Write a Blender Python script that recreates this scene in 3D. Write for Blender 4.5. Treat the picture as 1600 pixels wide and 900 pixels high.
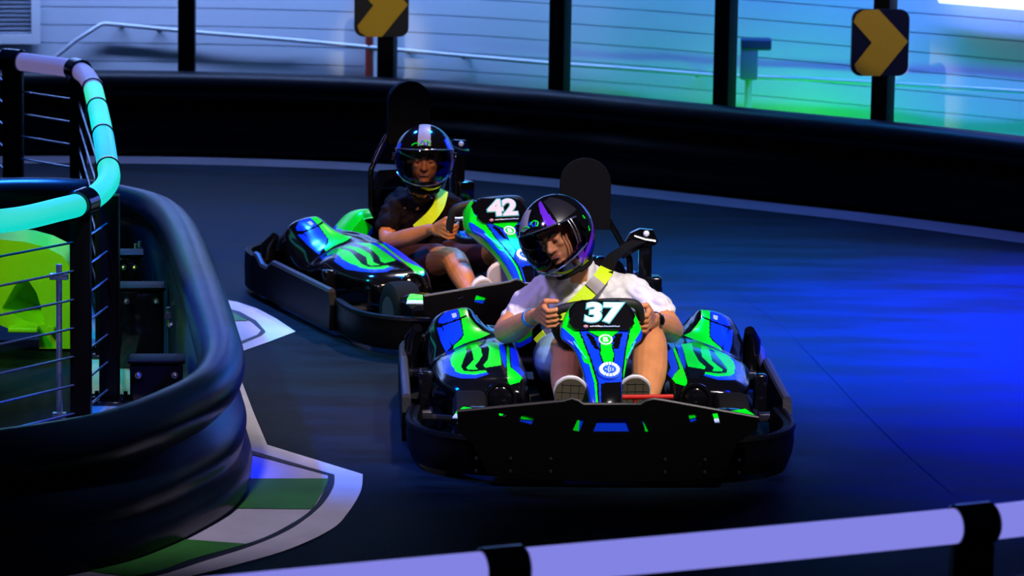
import bpy, bmesh, math, random
import numpy as np
from mathutils import Vector, Matrix, Quaternion
from mathutils.geometry import tessellate_polygon
random.seed(4); PI = math.pi
S = bpy.context.scene
for o in list(bpy.data.objects): bpy.data.objects.remove(o)
COL = S.collection

# ------------------------------------------------------------------ camera
H, F, PITCH, ROLL = 3.1462, 6426.1, math.radians(9.8519), math.radians(.8895)
cp, sp, cr, sr = math.cos(PITCH), math.sin(PITCH), math.cos(ROLL), math.sin(ROLL)
cam = bpy.data.objects.new('camera', bpy.data.cameras.new('camera')); COL.objects.link(cam)
cam.data.sensor_width = 36; cam.data.lens = 36 * F / 1600; cam.data.clip_end = 200
cam.data.dof.use_dof = True; cam.data.dof.focus_distance = 15.2; cam.data.dof.aperture_fstop = 5.6
fw = Vector((0, cp, -sp)); up0 = Vector((0, sp, cp)); rt0 = Vector((1, 0, 0))
rt = rt0 * cr + up0 * sr; up = up0 * cr - rt0 * sr
cam.matrix_world = Matrix(((rt.x, up.x, -fw.x, 0), (rt.y, up.y, -fw.y, 0), (rt.z, up.z, -fw.z, H), (0, 0, 0, 1)))
S.camera = cam

# ------------------------------------------------------------------ world, lights, exposure
w = bpy.data.worlds.new('world'); S.world = w; w.use_nodes = True
w.node_tree.nodes['Background'].inputs[0].default_value = (.02, .035, .12, 1)
w.node_tree.nodes['Background'].inputs[1].default_value = .10
S.view_settings.view_transform = 'Standard'; S.view_settings.look = 'None'
S.view_settings.exposure = 0; S.view_settings.gamma = 1; S.view_settings.use_curve_mapping = False

def aim(o, t):
    o.rotation_euler = (Vector(t) - Vector(o.location)).to_track_quat('-Z', 'Y').to_euler()
def spot(name, loc, tgt, col, power, angle, blend=.6, size=.15):
    l = bpy.data.lights.new(name, 'SPOT'); l.energy = power; l.color = col
    l.spot_size = math.radians(angle); l.spot_blend = blend; l.shadow_soft_size = size
    o = bpy.data.objects.new(name, l); COL.objects.link(o); o.location = loc; aim(o, tgt); return o
def area(name, loc, tgt, col, power, sx, sy):
    l = bpy.data.lights.new(name, 'AREA'); l.energy = power; l.color = col; l.shape = 'RECTANGLE'
    l.size = sx; l.size_y = sy
    o = bpy.data.objects.new(name, l); COL.objects.link(o); o.location = loc; aim(o, tgt); return o
# ceiling lamps over the track
spot('ceiling_lamp', (1.9, 11.6, 4.4), (.30, 15.0, .4), (1, .90, .86), 1500, 25, .5, .22)
spot('ceiling_lamp', (-2.6, 12.0, 4.4), (-.15, 15.9, .3), (.46, .36, 1), 760, 34, .6, .25)
spot('ceiling_lamp', (-1.6, 11.0, 4.8), (-1.15, 14.2, 0), (.86, .76, 1), 520, 30, .7, .2)
spot('ceiling_lamp', (.2, 20.4, 4.4), (-.5, 17.4, .3), (1, .85, .8), 300, 40, .6, .15)
spot('fill_spot_warm', (.6, 12.8, 4.2), (-.35, 17.2, .35), (1, .60, .30), 1500, 18, .8, .1)  # added warm spot to brighten the rear driver's arms
spot('stage_lamp_blue', (3.6, 18.4, 4.3), (2.6, 17.3, 0), (.0, .006, 1), 38000, 54, 1, .3)
spot('stage_lamp_blue', (2.8, 14.0, 4.6), (2.7, 14.9, 0), (.0, .01, 1), 10000, 48, 1, .3)
spot('stage_lamp_blue', (.7, 19.6, 4.4), (1.2, 17.9, 0), (.0, .26, 1), 5200, 52, 1, .3)
spot('stage_lamp_blue', (-2.2, 20.0, 4.4), (-1.6, 18.6, 0), (.02, .20, 1), 2200, 60, 1, .3)
spot('stage_lamp_blue', (.6, 13.2, 2.6), (-1.25, 14.2, .2), (.0, .02, 1), 1500, 20, .8, .1)
spot('stage_lamp_blue', (-2.7, 15.4, 2.9), (-1.15, 14.9, .45), (.0, .14, 1), 1400, 34, .8, .1)
spot('stage_lamp_teal', (-3.0, 17.5, 3.0), (-1.3, 16.6, .45), (.0, .55, .8), 700, 30, .8, .1)

# ------------------------------------------------------------------ view geometry used for measuring the place
def ray(px, py):
    a, b = px - 800, py - 450
    u = a * cr + b * sr; v = -a * sr + b * cr
    return (u, F * cp - v * sp, -F * sp - v * cp)
def G(px, py, z=0.0):                      # point of the place at height z
    d = ray(px, py); t = (z - H) / d[2]; return Vector((d[0] * t, d[1] * t, z))
def GY(px, py, y):                         # point of the place at distance y
    d = ray(px, py); t = y / d[1]; return Vector((d[0] * t, y, H + d[2] * t))
K1 = (.2999, 15.0775, .0427); K2 = (-.2543, 17.4782, .3878)
def KL(px, py, yl, k=K1):                  # kart-local point on the plane y = yl
    d = ray(px, py); c, s = math.cos(k[2]), math.sin(k[2])
    dx = c * d[0] + s * d[1]; dy = -s * d[0] + c * d[1]
    ox = -c * k[0] - s * k[1]; oy = s * k[0] - c * k[1]
    t = (yl - oy) / dy; return Vector((ox + dx * t, yl, H + d[2] * t))
def sheet(P):                              # lettering/decal sheet coordinates of kart-local points
    P = np.asarray(P); c, s = math.cos(K1[2]), math.sin(K1[2])
    x = K1[0] + c * P[:, 0] - s * P[:, 1]; y = K1[1] + s * P[:, 0] + c * P[:, 1]; z = P[:, 2] - H
    cz = y * cp - z * sp; cy = z * cp + y * sp; u = F * x / cz; v = -F * cy / cz
    return np.stack([800 + u * cr - v * sr, 450 + u * sr + v * cr], 1)

# ------------------------------------------------------------------ materials
MATS = {}
def mat(name, col, rough=.5, metal=0, emit=None, es=0, coat=0, bump=0, bscale=40, spec=.5, trans=0, var=0, vscale=8):
    if name in MATS: return MATS[name]
    m = bpy.data.materials.new(name); m.use_nodes = True; nt = m.node_tree; b = nt.nodes['Principled BSDF']
    b.inputs['Base Color'].default_value = (*col, 1); b.inputs['Roughness'].default_value = rough
    b.inputs['Metallic'].default_value = metal; b.inputs['Specular IOR Level'].default_value = spec
    b.inputs['Coat Weight'].default_value = coat; b.inputs['Transmission Weight'].default_value = trans
    b.inputs['Coat Roughness'].default_value = .04
    if emit: b.inputs['Emission Color'].default_value = (*emit, 1); b.inputs['Emission Strength'].default_value = es
    if bump or var:
        tc = nt.nodes.new('ShaderNodeTexCoord'); n = nt.nodes.new('ShaderNodeTexNoise')
        n.inputs['Scale'].default_value = bscale if bump else vscale; n.inputs['Detail'].default_value = 5
        nt.links.new(tc.outputs['Object'], n.inputs['Vector'])
        if bump:
            bp = nt.nodes.new('ShaderNodeBump'); bp.inputs['Strength'].default_value = bump; bp.inputs['Distance'].default_value = .01
            nt.links.new(n.outputs['Fac'], bp.inputs['Height']); nt.links.new(bp.outputs['Normal'], b.inputs['Normal'])
        if var:
            n2 = nt.nodes.new('ShaderNodeTexNoise'); n2.inputs['Scale'].default_value = vscale; n2.inputs['Detail'].default_value = 6
            nt.links.new(tc.outputs['Object'], n2.inputs['Vector'])
            r = nt.nodes.new('ShaderNodeValToRGB'); r.color_ramp.elements[0].position = .3; r.color_ramp.elements[1].position = .7
            r.color_ramp.elements[0].color = (*[c * (1 - var) for c in col], 1); r.color_ramp.elements[1].color = (*[min(1, c * (1 + var)) for c in col], 1)
            nt.links.new(n2.outputs['Fac'], r.inputs['Fac']); nt.links.new(r.outputs['Color'], b.inputs['Base Color'])
    MATS[name] = m; return m

M_black = mat('black plastic', (.0016, .0016, .0020), .45, bump=.15, bscale=120, spec=.09)
M_gloss = mat('gloss black', (.003, .003, .004), .12, coat=.25, spec=.4)
M_green = mat('gloss green', (.0, .92, .012), .28, coat=.15, spec=.3, var=.06)
M_blue = mat('gloss blue', (.003, .05, .95), .24, coat=.3)
M_pale = mat('pale blue white', (.45, .62, .95), .3)
M_white = mat('white print', (.82, .86, .9), .35)
M_teal = mat('teal print', (.05, .55, .55), .35)
M_rubber = mat('tyre rubber', (.005, .005, .005), .75, bump=.3, bscale=60, spec=.1)
M_steel = mat('steel', (.55, .55, .58), .25, metal=1)
M_dsteel = mat('dark painted steel', (.012, .012, .016), .35)
M_red = mat('red paint', (.55, .015, .01), .35)
M_neon = mat('neon yellow webbing', (.66, 1, .0), .6, bump=.3, bscale=300)
M_web = mat('black webbing', (.005, .005, .005), .8, spec=.15, bump=.3, bscale=300)
M_refl = mat('grey reflective tape', (.30, .27, .26), .4)
M_purple = mat('purple paint', (.13, .02, .55), .18, coat=.5)
M_grey = mat('grey helmet panel', (.27, .26, .34), .5, coat=.1)
M_skin = mat('skin', (.64, .25, .10), .5, spec=.3, bump=.12, bscale=220, var=.10, vscale=18)
M_skin2 = mat('skin tan', (.60, .22, .06), .5, bump=.1, bscale=220, var=.08, vscale=18)
M_shirt = mat('white cotton', (.80, .78, .80), .85, bump=.35, bscale=14)
M_dark_shirt = mat('black printed cotton', (.006, .004, .005), .85, spec=.1, bump=.3, bscale=18)
M_shorts = mat('light blue cotton', (.22, .40, .62), .85, bump=.3, bscale=20)
M_shorts2 = mat('dark maroon cotton', (.05, .008, .012), .85, bump=.3, bscale=20)
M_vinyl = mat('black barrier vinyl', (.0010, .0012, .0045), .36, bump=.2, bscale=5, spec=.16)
M_post = mat('black post', (.003, .003, .004), .45, spec=.12)
M_yellow = mat('yellow sign', (.55, .30, .0), .55)
M_eye = mat('eye white', (.40, .34, .32), .3); M_iris = mat('iris', (.03, .018, .01), .1); M_hair = mat('dark hair', (.015, .01, .008), .7)

# ------------------------------------------------------------------ mesh helpers
def link(name, me, m=None, parent=None, smooth=True):
    ms = m if isinstance(m, (list, tuple)) else ([m] if m else [])
    for x in ms: me.materials.append(x)
    if smooth: me.polygons.foreach_set('use_smooth', [True] * len(me.polygons))
    o = bpy.data.objects.new(name, me); COL.objects.link(o)
    if parent: o.parent = parent
    return o
def mesh(name, V, Fc):
    me = bpy.data.meshes.new(name); me.from_pydata([tuple(v) for v in V], [], [tuple(f) for f in Fc]); me.validate(); me.update(); return me
class MB:
    def __init__(s): s.V = []; s.F = []; s.mi = []
    def add(s, V, Fc, mi=0):
        n = len(s.V); s.V += [tuple(v) for v in V]; s.F += [tuple(i + n for i in f) for f in Fc]; s.mi += [mi] * len(Fc); return s
    def box(s, c, d, R=None, mi=0, bev=0.0):
        bm = bmesh.new(); bmesh.ops.create_cube(bm, size=1)
        for v in bm.verts: v.co = Vector((v.co.x * d[0], v.co.y * d[1], v.co.z * d[2]))
        if bev: bmesh.ops.bevel(bm, geom=bm.edges[:], offset=bev, segments=3, profile=.5, affect='EDGES')
        for v in bm.verts:
            if R: v.co = R @ v.co
            v.co += Vector(c)
        bm.verts.index_update()
        s.add([v.co.copy() for v in bm.verts], [[v.index for v in f.verts] for f in bm.faces], mi); bm.free(); return s
    def loft(s, rings, closed=False, caps=True, mi=0):
        n = len(rings[0]); V = [p for r in rings for p in r]; Fc = []; m = len(rings)
        for i in range(m if closed else m - 1):
            a, b = i * n, ((i + 1) % m) * n
            for j in range(n): k = (j + 1) % n; Fc.append((a + j, a + k, b + k, b + j))
        if caps and not closed: Fc.append(tuple(range(n))[::-1]); Fc.append(tuple((m - 1) * n + j for j in range(n)))
        return s.add(V, Fc, mi)
    def tube(s, pts, r, n=12, closed=False, mi=0, caps=True):
        pts = [Vector(p) for p in pts]; m = len(pts); rr = r if isinstance(r, (list, tuple)) else [r] * m
        T = []
        for i in range(m):
            a = pts[(i - 1) % m] if (closed or i > 0) else pts[i]; b = pts[(i + 1) % m] if (closed or i < m - 1) else pts[i]
            T.append((b - a).normalized())
        u = T[0].orthogonal().normalized(); rings = []
        for i in range(m):
            u = (u - T[i] * u.dot(T[i])).normalized(); v = T[i].cross(u)
            rings.append([pts[i] + (u * math.cos(2 * PI * k / n) + v * math.sin(2 * PI * k / n)) * rr[i] for k in range(n)])
        if closed: return s.loft(rings, closed=False, caps=False, mi=mi).loft([rings[-1], s._match(rings[-1], rings[0])], caps=False, mi=mi)
        return s.loft(rings, caps=caps, mi=mi)
    def _match(s, a, b):
        n = len(a); best = min(range(n), key=lambda k: sum((a[j] - b[(j + k) % n]).length for j in range(n)))
        return [b[(j + best) % n] for j in range(n)]
    def ball(s, c, r, seg=16, R=None, mi=0):
        c = Vector(c); r = r if isinstance(r, (tuple, list)) else (r, r, r); V = []; Fc = []; h = seg // 2
        for i in range(h + 1):
            t = PI * i / h
            for j in range(seg):
                p = Vector((r[0] * math.sin(t) * math.cos(2 * PI * j / seg), r[1] * math.sin(t) * math.sin(2 * PI * j / seg), r[2] * math.cos(t)))
                V.append(c + (R @ p if R else p))
        for i in range(h):
            for j in range(seg): k = (j + 1) % seg; Fc.append((i * seg + j, (i + 1) * seg + j, (i + 1) * seg + k, i * seg + k))
        return s.add(V, Fc, mi)
    def cap(s, a, b, ra, rb, n=14):                 # tapered limb segment with round ends
        a, b = Vector(a), Vector(b); s.tube([a, b], [ra, rb], n); s.ball(a, ra, n); return s.ball(b, rb, n)
    def prism(s, poly, axis_o, ux, uy, depth, mi=0, holes=()):   # 2-D outline with holes extruded
        o, ux, uy = Vector(axis_o), Vector(ux), Vector(uy); nrm = ux.cross(uy).normalized() * depth
        loops = [poly] + list(holes); tri = tessellate_polygon([[Vector((p[0], p[1], 0)) for p in l] for l in loops])
        P = [o + ux * p[0] + uy * p[1] for l in loops for p in l]; n = len(P)
        Fc = [t for t in tri] + [tuple(i + n for i in t[::-1]) for t in tri]; k = 0
        for l in loops:
            for j in range(len(l)): a, b = k + j, k + (j + 1) % len(l); Fc.append((a, b, b + n, a + n))
            k += len(l)
        return s.add(P + [p + nrm for p in P], Fc, mi)
    def me(s, name):
        me = mesh(name, s.V, s.F)
        if any(s.mi) and len(me.polygons) == len(s.mi): me.polygons.foreach_set('material_index', s.mi)
        bm = bmesh.new(); bm.from_mesh(me); bmesh.ops.recalc_face_normals(bm, faces=bm.faces); bm.to_mesh(me); bm.free(); return me
    def build(s, name, m, parent=None, smooth=True, auto=True):
        o = link(name, s.me(name), m, parent, smooth)
        if smooth and auto:
            bm = bmesh.new(); bm.from_mesh(o.data)
            for e in bm.edges:
                if len(e.link_faces) == 2 and e.calc_face_angle(0) > .6: e.smooth = False
            bm.to_mesh(o.data); bm.free()
        return o
def tag(o, label=None, cat=None, group=None, kind=None):
    if label: o['label'] = label
    if cat: o['category'] = cat
    if group: o['group'] = group
    if kind: o['kind'] = kind
    return o
def thing(name, label, cat, loc=(0, 0, 0), rz=0, group=None):
    o = bpy.data.objects.new(name, None); COL.objects.link(o); o.location = loc; o.rotation_euler = (0, 0, rz); o.empty_display_size = .2
    return tag(o, label, cat, group)
def spline(P, n, closed=False):
    P = [Vector(p) for p in P]; m = len(P); out = []
    for i in range(m if closed else m - 1):
        g = lambda k: P[k % m] if closed else P[max(0, min(m - 1, k))]
        p0, p1, p2, p3 = g(i - 1), g(i), g(i + 1), g(i + 2)
        for j in range(n):
            t = j / n; out.append(.5 * ((2 * p1) + (p2 - p0) * t + (2 * p0 - 5 * p1 + 4 * p2 - p3) * t * t + (3 * p1 - p0 - 3 * p2 + p3) * t ** 3))
    if not closed: out.append(P[-1])
    return out
def inpoly(P, poly):
    x, y = P[:, 0], P[:, 1]; r = np.zeros(len(P), bool); n = len(poly)
    for i in range(n):
        x0, y0 = poly[i]; x1, y1 = poly[(i + 1) % n]
        if y0 == y1: continue
        c = ((y0 > y) != (y1 > y)) & (x < (x1 - x0) * (y - y0) / (y1 - y0) + x0); r ^= c
    return r
def centres(me):
    c = np.empty(len(me.polygons) * 3); me.polygons.foreach_get('center', c); return c.reshape(-1, 3)
def voxel(mb, name, size, m, parent, smooth=6, fac=.5):
    me = mb.me(name); o = bpy.data.objects.new('tmp', me); COL.objects.link(o)
    r = o.modifiers.new('r', 'REMESH'); r.mode = 'VOXEL'; r.voxel_size = size
    sm = o.modifiers.new('s', 'SMOOTH'); sm.factor = fac; sm.iterations = smooth
    dg = bpy.context.evaluated_depsgraph_get(); dg.update(); new = bpy.data.meshes.new_from_object(o.evaluated_get(dg)); new.name = name
    bpy.data.objects.remove(o); bpy.data.meshes.remove(me); new.materials.clear()
    return link(name, new, m, parent)
def text_obj(name, body, size, m, parent, M, bold=0.0, extr=.001, shear=0, sx=1, font=None):
    c = bpy.data.curves.new(name, 'FONT'); c.body = body; c.size = size; c.offset = bold; c.extrude = extr; c.shear = shear
    c.align_x = 'CENTER'; c.align_y = 'CENTER'
    o = bpy.data.objects.new('tmp', c); COL.objects.link(o); dg = bpy.context.evaluated_depsgraph_get(); dg.update()
    me = bpy.data.meshes.new_from_object(o.evaluated_get(dg)); bpy.data.objects.remove(o)
    me.transform(Matrix.Scale(sx, 4, (1, 0, 0))); me.transform(M); me.materials.clear()
    return link(name, me, m, parent, smooth=False)
def frame_M(o, ux, uy):
    ux, uy = Vector(ux).normalized(), Vector(uy).normalized(); n = ux.cross(uy); o = Vector(o)
    return Matrix(((ux.x, uy.x, n.x, o.x), (ux.y, uy.y, n.y, o.y), (ux.z, uy.z, n.z, o.z), (0, 0, 0, 1)))

# ================================================================== THE SETTING
# floor
def floor_material():
    m = bpy.data.materials.new('track floor'); m.use_nodes = True; nt = m.node_tree; b = nt.nodes['Principled BSDF']; N = nt.nodes.new; L = nt.links.new
    tc = N('ShaderNodeTexCoord'); mp = N('ShaderNodeMapping'); mp.inputs['Scale'].default_value = (.7, 2.6, 1); mp.inputs['Rotation'].default_value = (0, 0, .05)
    n1 = N('ShaderNodeTexNoise'); n1.inputs['Scale'].default_value = 1.9; n1.inputs['Detail'].default_value = 8; n1.inputs['Roughness'].default_value = .62
    n2 = N('ShaderNodeTexNoise'); n2.inputs['Scale'].default_value = 60; n2.inputs['Detail'].default_value = 3
    L(tc.outputs['Object'], mp.inputs['Vector']); L(mp.outputs['Vector'], n1.inputs['Vector']); L(tc.outputs['Object'], n2.inputs['Vector'])
    r = N('ShaderNodeValToRGB'); r.color_ramp.elements[0].position = .38; r.color_ramp.elements[1].position = .66
    r.color_ramp.elements[0].color = (.0010, .0028, .0060, 1); r.color_ramp.elements[1].color = (.0038, .0120, .025, 1)
    L(n1.outputs['Fac'], r.inputs['Fac']); L(r.outputs['Color'], b.inputs['Base Color'])
    mr = N('ShaderNodeMapRange'); mr.inputs['To Min'].default_value = .48; mr.inputs['To Max'].default_value = .72
    L(n1.outputs['Fac'], mr.inputs['Value']); L(mr.outputs['Result'], b.inputs['Roughness'])
    bp = N('ShaderNodeBump'); bp.inputs['Strength'].default_value = .25; bp.inputs['Distance'].default_value = .004
    L(n2.outputs['Fac'], bp.inputs['Height']); L(bp.outputs['Normal'], b.inputs['Normal']); b.inputs['Specular IOR Level'].default_value = .07
    return m
fl = MB(); fl.add([(-14, 2, 0), (14, 2, 0), (14, 30, 0), (-14, 30, 0)], [(0, 1, 2, 3)])
tag(fl.build('floor', floor_material(), smooth=False), 'dark navy indoor kart track floor', None, kind='structure')

def flat(name, polys, m, z, parent=None):
    mb = MB()
    for P in polys:
        loop = [(G(*p).x, G(*p).y) for p in P]; tri = tessellate_polygon([[Vector((a, b, 0)) for a, b in loop]])
        mb.add([(a, b, z) for a, b in loop], tri)
    me = mesh(name, mb.V, mb.F)
    for p in me.polygons:
        if p.normal.z < 0: p.flip()
    return link(name, me, m, parent, smooth=False)
M_kw = mat('white floor paint', (.60, .58, .66), .6, var=.10, vscale=5, bump=.15, bscale=40)
M_kg = mat('green floor paint', (.04, .22, .035), .6, var=.25, vscale=4)
M_kd = mat('dark floor line', (.012, .018, .035), .6)
arc = lambda L: [(p.x, p.y) for p in spline([Vector((a, b, 0)) for a, b in L], 5)]
z6 = lambda L: [(x / 2.6467, 560 + y / 2.6467) for x, y in L]
k1 = thing('kerb_marking', 'white, green and black painted kerb wedge on floor at the foot of the near barrier bend', 'floor marking', G(450, 770))
def local(o, root): o.data.transform(Matrix.Translation(-Vector(root.location))); o.parent = root; return o
local(flat('white_border', [z6([(900, -60), (985, 60), (1050, 230), (1105, 360), (1500, 482)] + arc([(1500, 482), (1492, 552), (1440, 640), (1370, 710), (1200, 790), (1000, 850), (760, 910), (480, 970), (100, 1020)]) + [(-300, 1040), (-300, 800), (600, 500), (900, 200)])], M_kw, .003), k1)
local(flat('dark_line', [z6([(960, 360), (990, 372)] + arc([(1382, 487), (1375, 540), (1320, 620), (1200, 710), (1040, 780), (850, 840), (660, 900), (380, 960), (80, 1000)]) + arc([(60, 985), (340, 940), (620, 895), (800, 835), (1030, 770), (1160, 715), (1290, 630), (1350, 530), (1355, 488)]) + [(1000, 392), (960, 380)])], M_kd, .006), k1)
local(flat('green_patch', [z6([(800, 503), (1356, 503), (1350, 530), (1290, 629), (800, 624)])], M_kg, .006), k1)
local(flat('green_patch', [z6([(500, 735), (700, 750), (1030, 774), (800, 838), (620, 898), (560, 912), (255, 872), (100, 820)])], M_kg, .006), k1)
k2 = thing('kerb_marking', 'white painted kerb wedge pointing right from behind the barrier, beside the rear kart', 'floor marking', G(400, 510))
local(flat('white_border', [[(300, 466), (344, 468), (372, 473), (402, 483), (432, 499), (462, 519), (420, 535), (372, 552), (300, 572)]], M_kw, .003), k2)
local(flat('dark_line', [[(330, 478), (349, 482), (375, 489), (400, 503), (415, 520), (408, 526), (372, 541), (330, 556), (330, 552), (372, 537), (402, 525), (408, 518), (394, 505), (370, 493), (349, 485), (330, 482)]], M_kd, .006), k2)
local(flat('green_patch', [[(330, 481), (349, 485), (370, 493), (388, 503), (330, 503)]], M_kg, .006), k2)

sm_ = mat('floor seam', (.0020, .0062, .0145), .7, spec=.1)
tag(flat('trim_2', [[(1140, 452), (1225, 513), (1270, 560), (1345, 640), (1420, 715), (1500, 783), (1502, 783), (1422, 714), (1347, 639), (1272, 559), (1227, 512), (1142, 451)]], sm_, .002), kind='structure')

# sweeping a barrier profile (offset outward, height) along a ground path
def offset_path(path, o):
    out = []
    for i, p in enumerate(path):
        a = path[max(0, i - 1)]; b = path[min(len(path) - 1, i + 1)]; t = (b - a).normalized(); out.append(p + Vector((t.y, -t.x, 0)) * o)
    return out
def sweep(path, prof, name, m, parent=None, sign=1):
    nr = []
    for i, p in enumerate(path):
        a = path[max(0, i - 1)]; b = path[min(len(path) - 1, i + 1)]; t = (b - a).normalized(); nr.append(Vector((t.y, -t.x, 0)) * sign)
    mb = MB(); mb.loft([[Vector((p.x, p.y, 0)) + n * o + Vector((0, 0, z)) for o, z in prof] for p, n in zip(path, nr)])
    return mb.build(name, m, parent)
R = .085
rim = [(R * math.cos(a), .395 + R * math.sin(a)) for a in [math.radians(d) for d in range(200, -60, -14)]]
PROF = [(-.10, .0), (-.10, .33)] + rim + [(.022, .295), (.045, .27), (.078, .235), (.092, .195), (.085, .16), (.082, .14), (.10, .10), (.112, .06), (.11, .02), (.10, 0)]

# outer barrier : path through its foot line
foot = [(-500, 262), (-250, 252), (0, 248), (190, 248), (370, 251), (560, 258), (680, 266), (800, 277), (900, 286), (1000, 297), (1200, 319), (1400, 341), (1600, 367), (1800, 396), (2100, 450)]
outer_foot = spline([G(x, y - 4) for x, y in foot], 8)
PROF_O = [(o, z * .95) for o, z in PROF]
outer = offset_path(outer_foot, -.11)     # rim centre line
sgn = 1
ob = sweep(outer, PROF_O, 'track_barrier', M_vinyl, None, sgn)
tag(ob, 'long black padded barrier curving across the back of the track below the siding wall', 'barrier')
# pale line painted along its foot
lo, li = offset_path(outer_foot, .02), offset_path(outer_foot, .30)
me = mesh('trim', [(*p.xy, .003) for p in lo] + [(*p.xy, .003) for p in li], [(i, i + 1, len(lo) + i + 1, len(lo) + i) for i in range(len(lo) - 1)])
for p_ in me.polygons:
    if p_.normal.z < 0: p_.flip()
tag(link('trim_1', me, mat('pale edge line', (.085, .072, .10), .6, var=.15, vscale=3), smooth=False), kind='structure')

# siding wall behind it
wall_path = offset_path(outer_foot, -.95)
def siding():
    prof = [(0, 0)]; z = 0
    while z < 4.3:
        prof += [(.0, z + .001), (.0, z + .094), (-.005, z + .0945), (-.005, z + .1015)]; z += .102
    prof += [(-.1, z), (-.1, 0)]
    return prof
M_siding = mat('white siding', (.62, .64, .70), .55, spec=.3)
wl = MB()
wl.loft([[Vector((p.x, p.y, 0)) + Vector((t.y, -t.x, 0)) * o + Vector((0, 0, z)) for o, z in siding()] for p, t in
        [(wall_path[i], (wall_path[min(i + 1, len(wall_path) - 1)] - wall_path[max(0, i - 1)]).normalized()) for i in range(len(wall_path))]])
tag(wl.build('wall_back', M_siding, smooth=False), kind='structure')
def on_wall(px, py, off=.05):              # point on the wall's face seen at this place
    best = None; d = Vector(ray(px, py)); o = Vector((0, 0, H)); wp = offset_path(outer_foot, -.95 + off)
    for a, b in zip(wp[:-1], wp[1:]):
        e = b - a; den = d.x * e.y - d.y * e.x
        if abs(den) < 1e-9: continue
        t = (a.x * e.y - a.y * e.x) / den; s_ = (a.x * d.y - a.y * d.x) / den
        if t > 0 and -.001 <= s_ <= 1.001: best = o + d * t; nrm = Vector((e.y, -e.x, 0)).normalized()
    return best, nrm

# lamps washing the wall
def wash(px, py, col, power, ang, out=1.4, dz=1.6, name='wall_wash_lamp'):
    p, n = on_wall(px, py); return spot(name, p + n * out + Vector((0, 0, dz)), p, col, power, ang, 1, .2)
def strip(px0, px1, col, power, z=2.2, out=.5, tz=.7, h=.12):
    a, n = on_wall(px0, 60); b, n2 = on_wall(px1, 60); c = (a + b) / 2; n = (n + n2).normalized(); L = (b - a).length
    l = bpy.data.lights.new('wall_wash_lamp', 'AREA'); l.shape = 'RECTANGLE'; l.size = L; l.size_y = h; l.energy = power; l.color = col
    o = bpy.data.objects.new('wall_wash_lamp', l); COL.objects.link(o)
    d = (Vector((c.x, c.y, tz)) - (Vector((c.x, c.y, z)) + n * out)).normalized(); x = Vector((b.x - a.x, b.y - a.y, 0)).normalized(); x = (x - d * x.dot(d)).normalized(); y = (-d).cross(x)
    o.matrix_world = Matrix(((x.x, y.x, -d.x, c.x + n.x * out), (x.y, y.y, -d.y, c.y + n.y * out), (x.z, y.z, -d.z, z), (0, 0, 0, 1)))
strip(-150, 560, (.27, .44, 1), 84)
strip(560, 870, (.22, .40, .95), 26)
strip(880, 1120, (.06, .42, .78), 15)
strip(1130, 1370, (.0, .30, 1), 26)
strip(1370, 1750, (.12, .18, 1), 66)
strip(880, 1120, (.02, 1, .28), .9, z=.12, out=.35, tz=.5)
strip(1140, 1370, (.02, 1, .06), 3.4, z=.12, out=.35, tz=.5)
strip(1370, 1750, (.0, .8, .8), 2.6, z=.12, out=.35, tz=.5)

# wall fittings
mb = MB(); pts = [on_wall(x, y, .06)[0] for x, y in [(60, 112), (88, 88), (120, 62), (158, 38), (165, 37), (230, 43), (300, 50), (450, 62), (590, 75), (720, 87), (860, 99), (990, 108), (1120, 118), (1250, 123), (1400, 131), (1600, 143), (1750, 152)]]
mb.tube(pts, .012, 10)
hp = mb.build('wall_handrail', mat('galvanised conduit', (.55, .57, .62), .45, metal=.4)); tag(hp, 'long pale metal pipe rail running along the siding wall, bent down at its left end', 'pipe')
for x, y in [(190, 40), (250, 46), (640, 80), (727, 88), (1093, 116)]:
    p, n = on_wall(x, y, .03); m2 = MB(); m2.ball(p + n * .02, .018, 10); m2.tube([p - n * .02, p + n * .03], .014, 8); m2.build('bracket', MATS['galvanised conduit'], hp)
p0, n0 = on_wall(577, 60, .05); mb = MB(); mb.tube([Vector((p0.x, p0.y, 0.02)), Vector((p0.x, p0.y, 3.2))], .022, 12)
tag(mb.build('standpipe', mat('red pipe', (.30, .03, .02), .4)), 'red vertical pipe on the wall left of the first arrow sign post', 'pipe')
p0, n0 = on_wall(589, 60, .05); mb = MB(); mb.tube([Vector((p0.x, p0.y, 0.02)), Vector((p0.x, p0.y, 3.2))], .018, 12)
tag(mb.build('standpipe', mat('white pipe', (.75, .75, .78), .4)), 'thin white vertical pipe between the red pipe and the first arrow sign post', 'pipe')
# junction box on its stub at the wall
p0, n0 = on_wall(1170, 105, .20); jb = thing('junction_box', 'small grey fixture on a short upright pipe against the green-lit wall', 'fixture', p0)
mb = MB(); mb.box((0, 0, .02), (.09, .09, .17), bev=.01); mb.build('box_body', mat('grey box', (.12, .18, .25), .5), jb)
mb = MB(); mb.box((.035, 0, .125), (.16, .1, .06), bev=.01); mb.build('box_lid', mat('dark box lid', (.02, .04, .09), .5), jb)
mb = MB(); mb.tube([(0, 0, -.06), (0, 0, -p0.z)], .02, 10); mb.build('stub_pipe', MATS['galvanised conduit'], jb)
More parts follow.
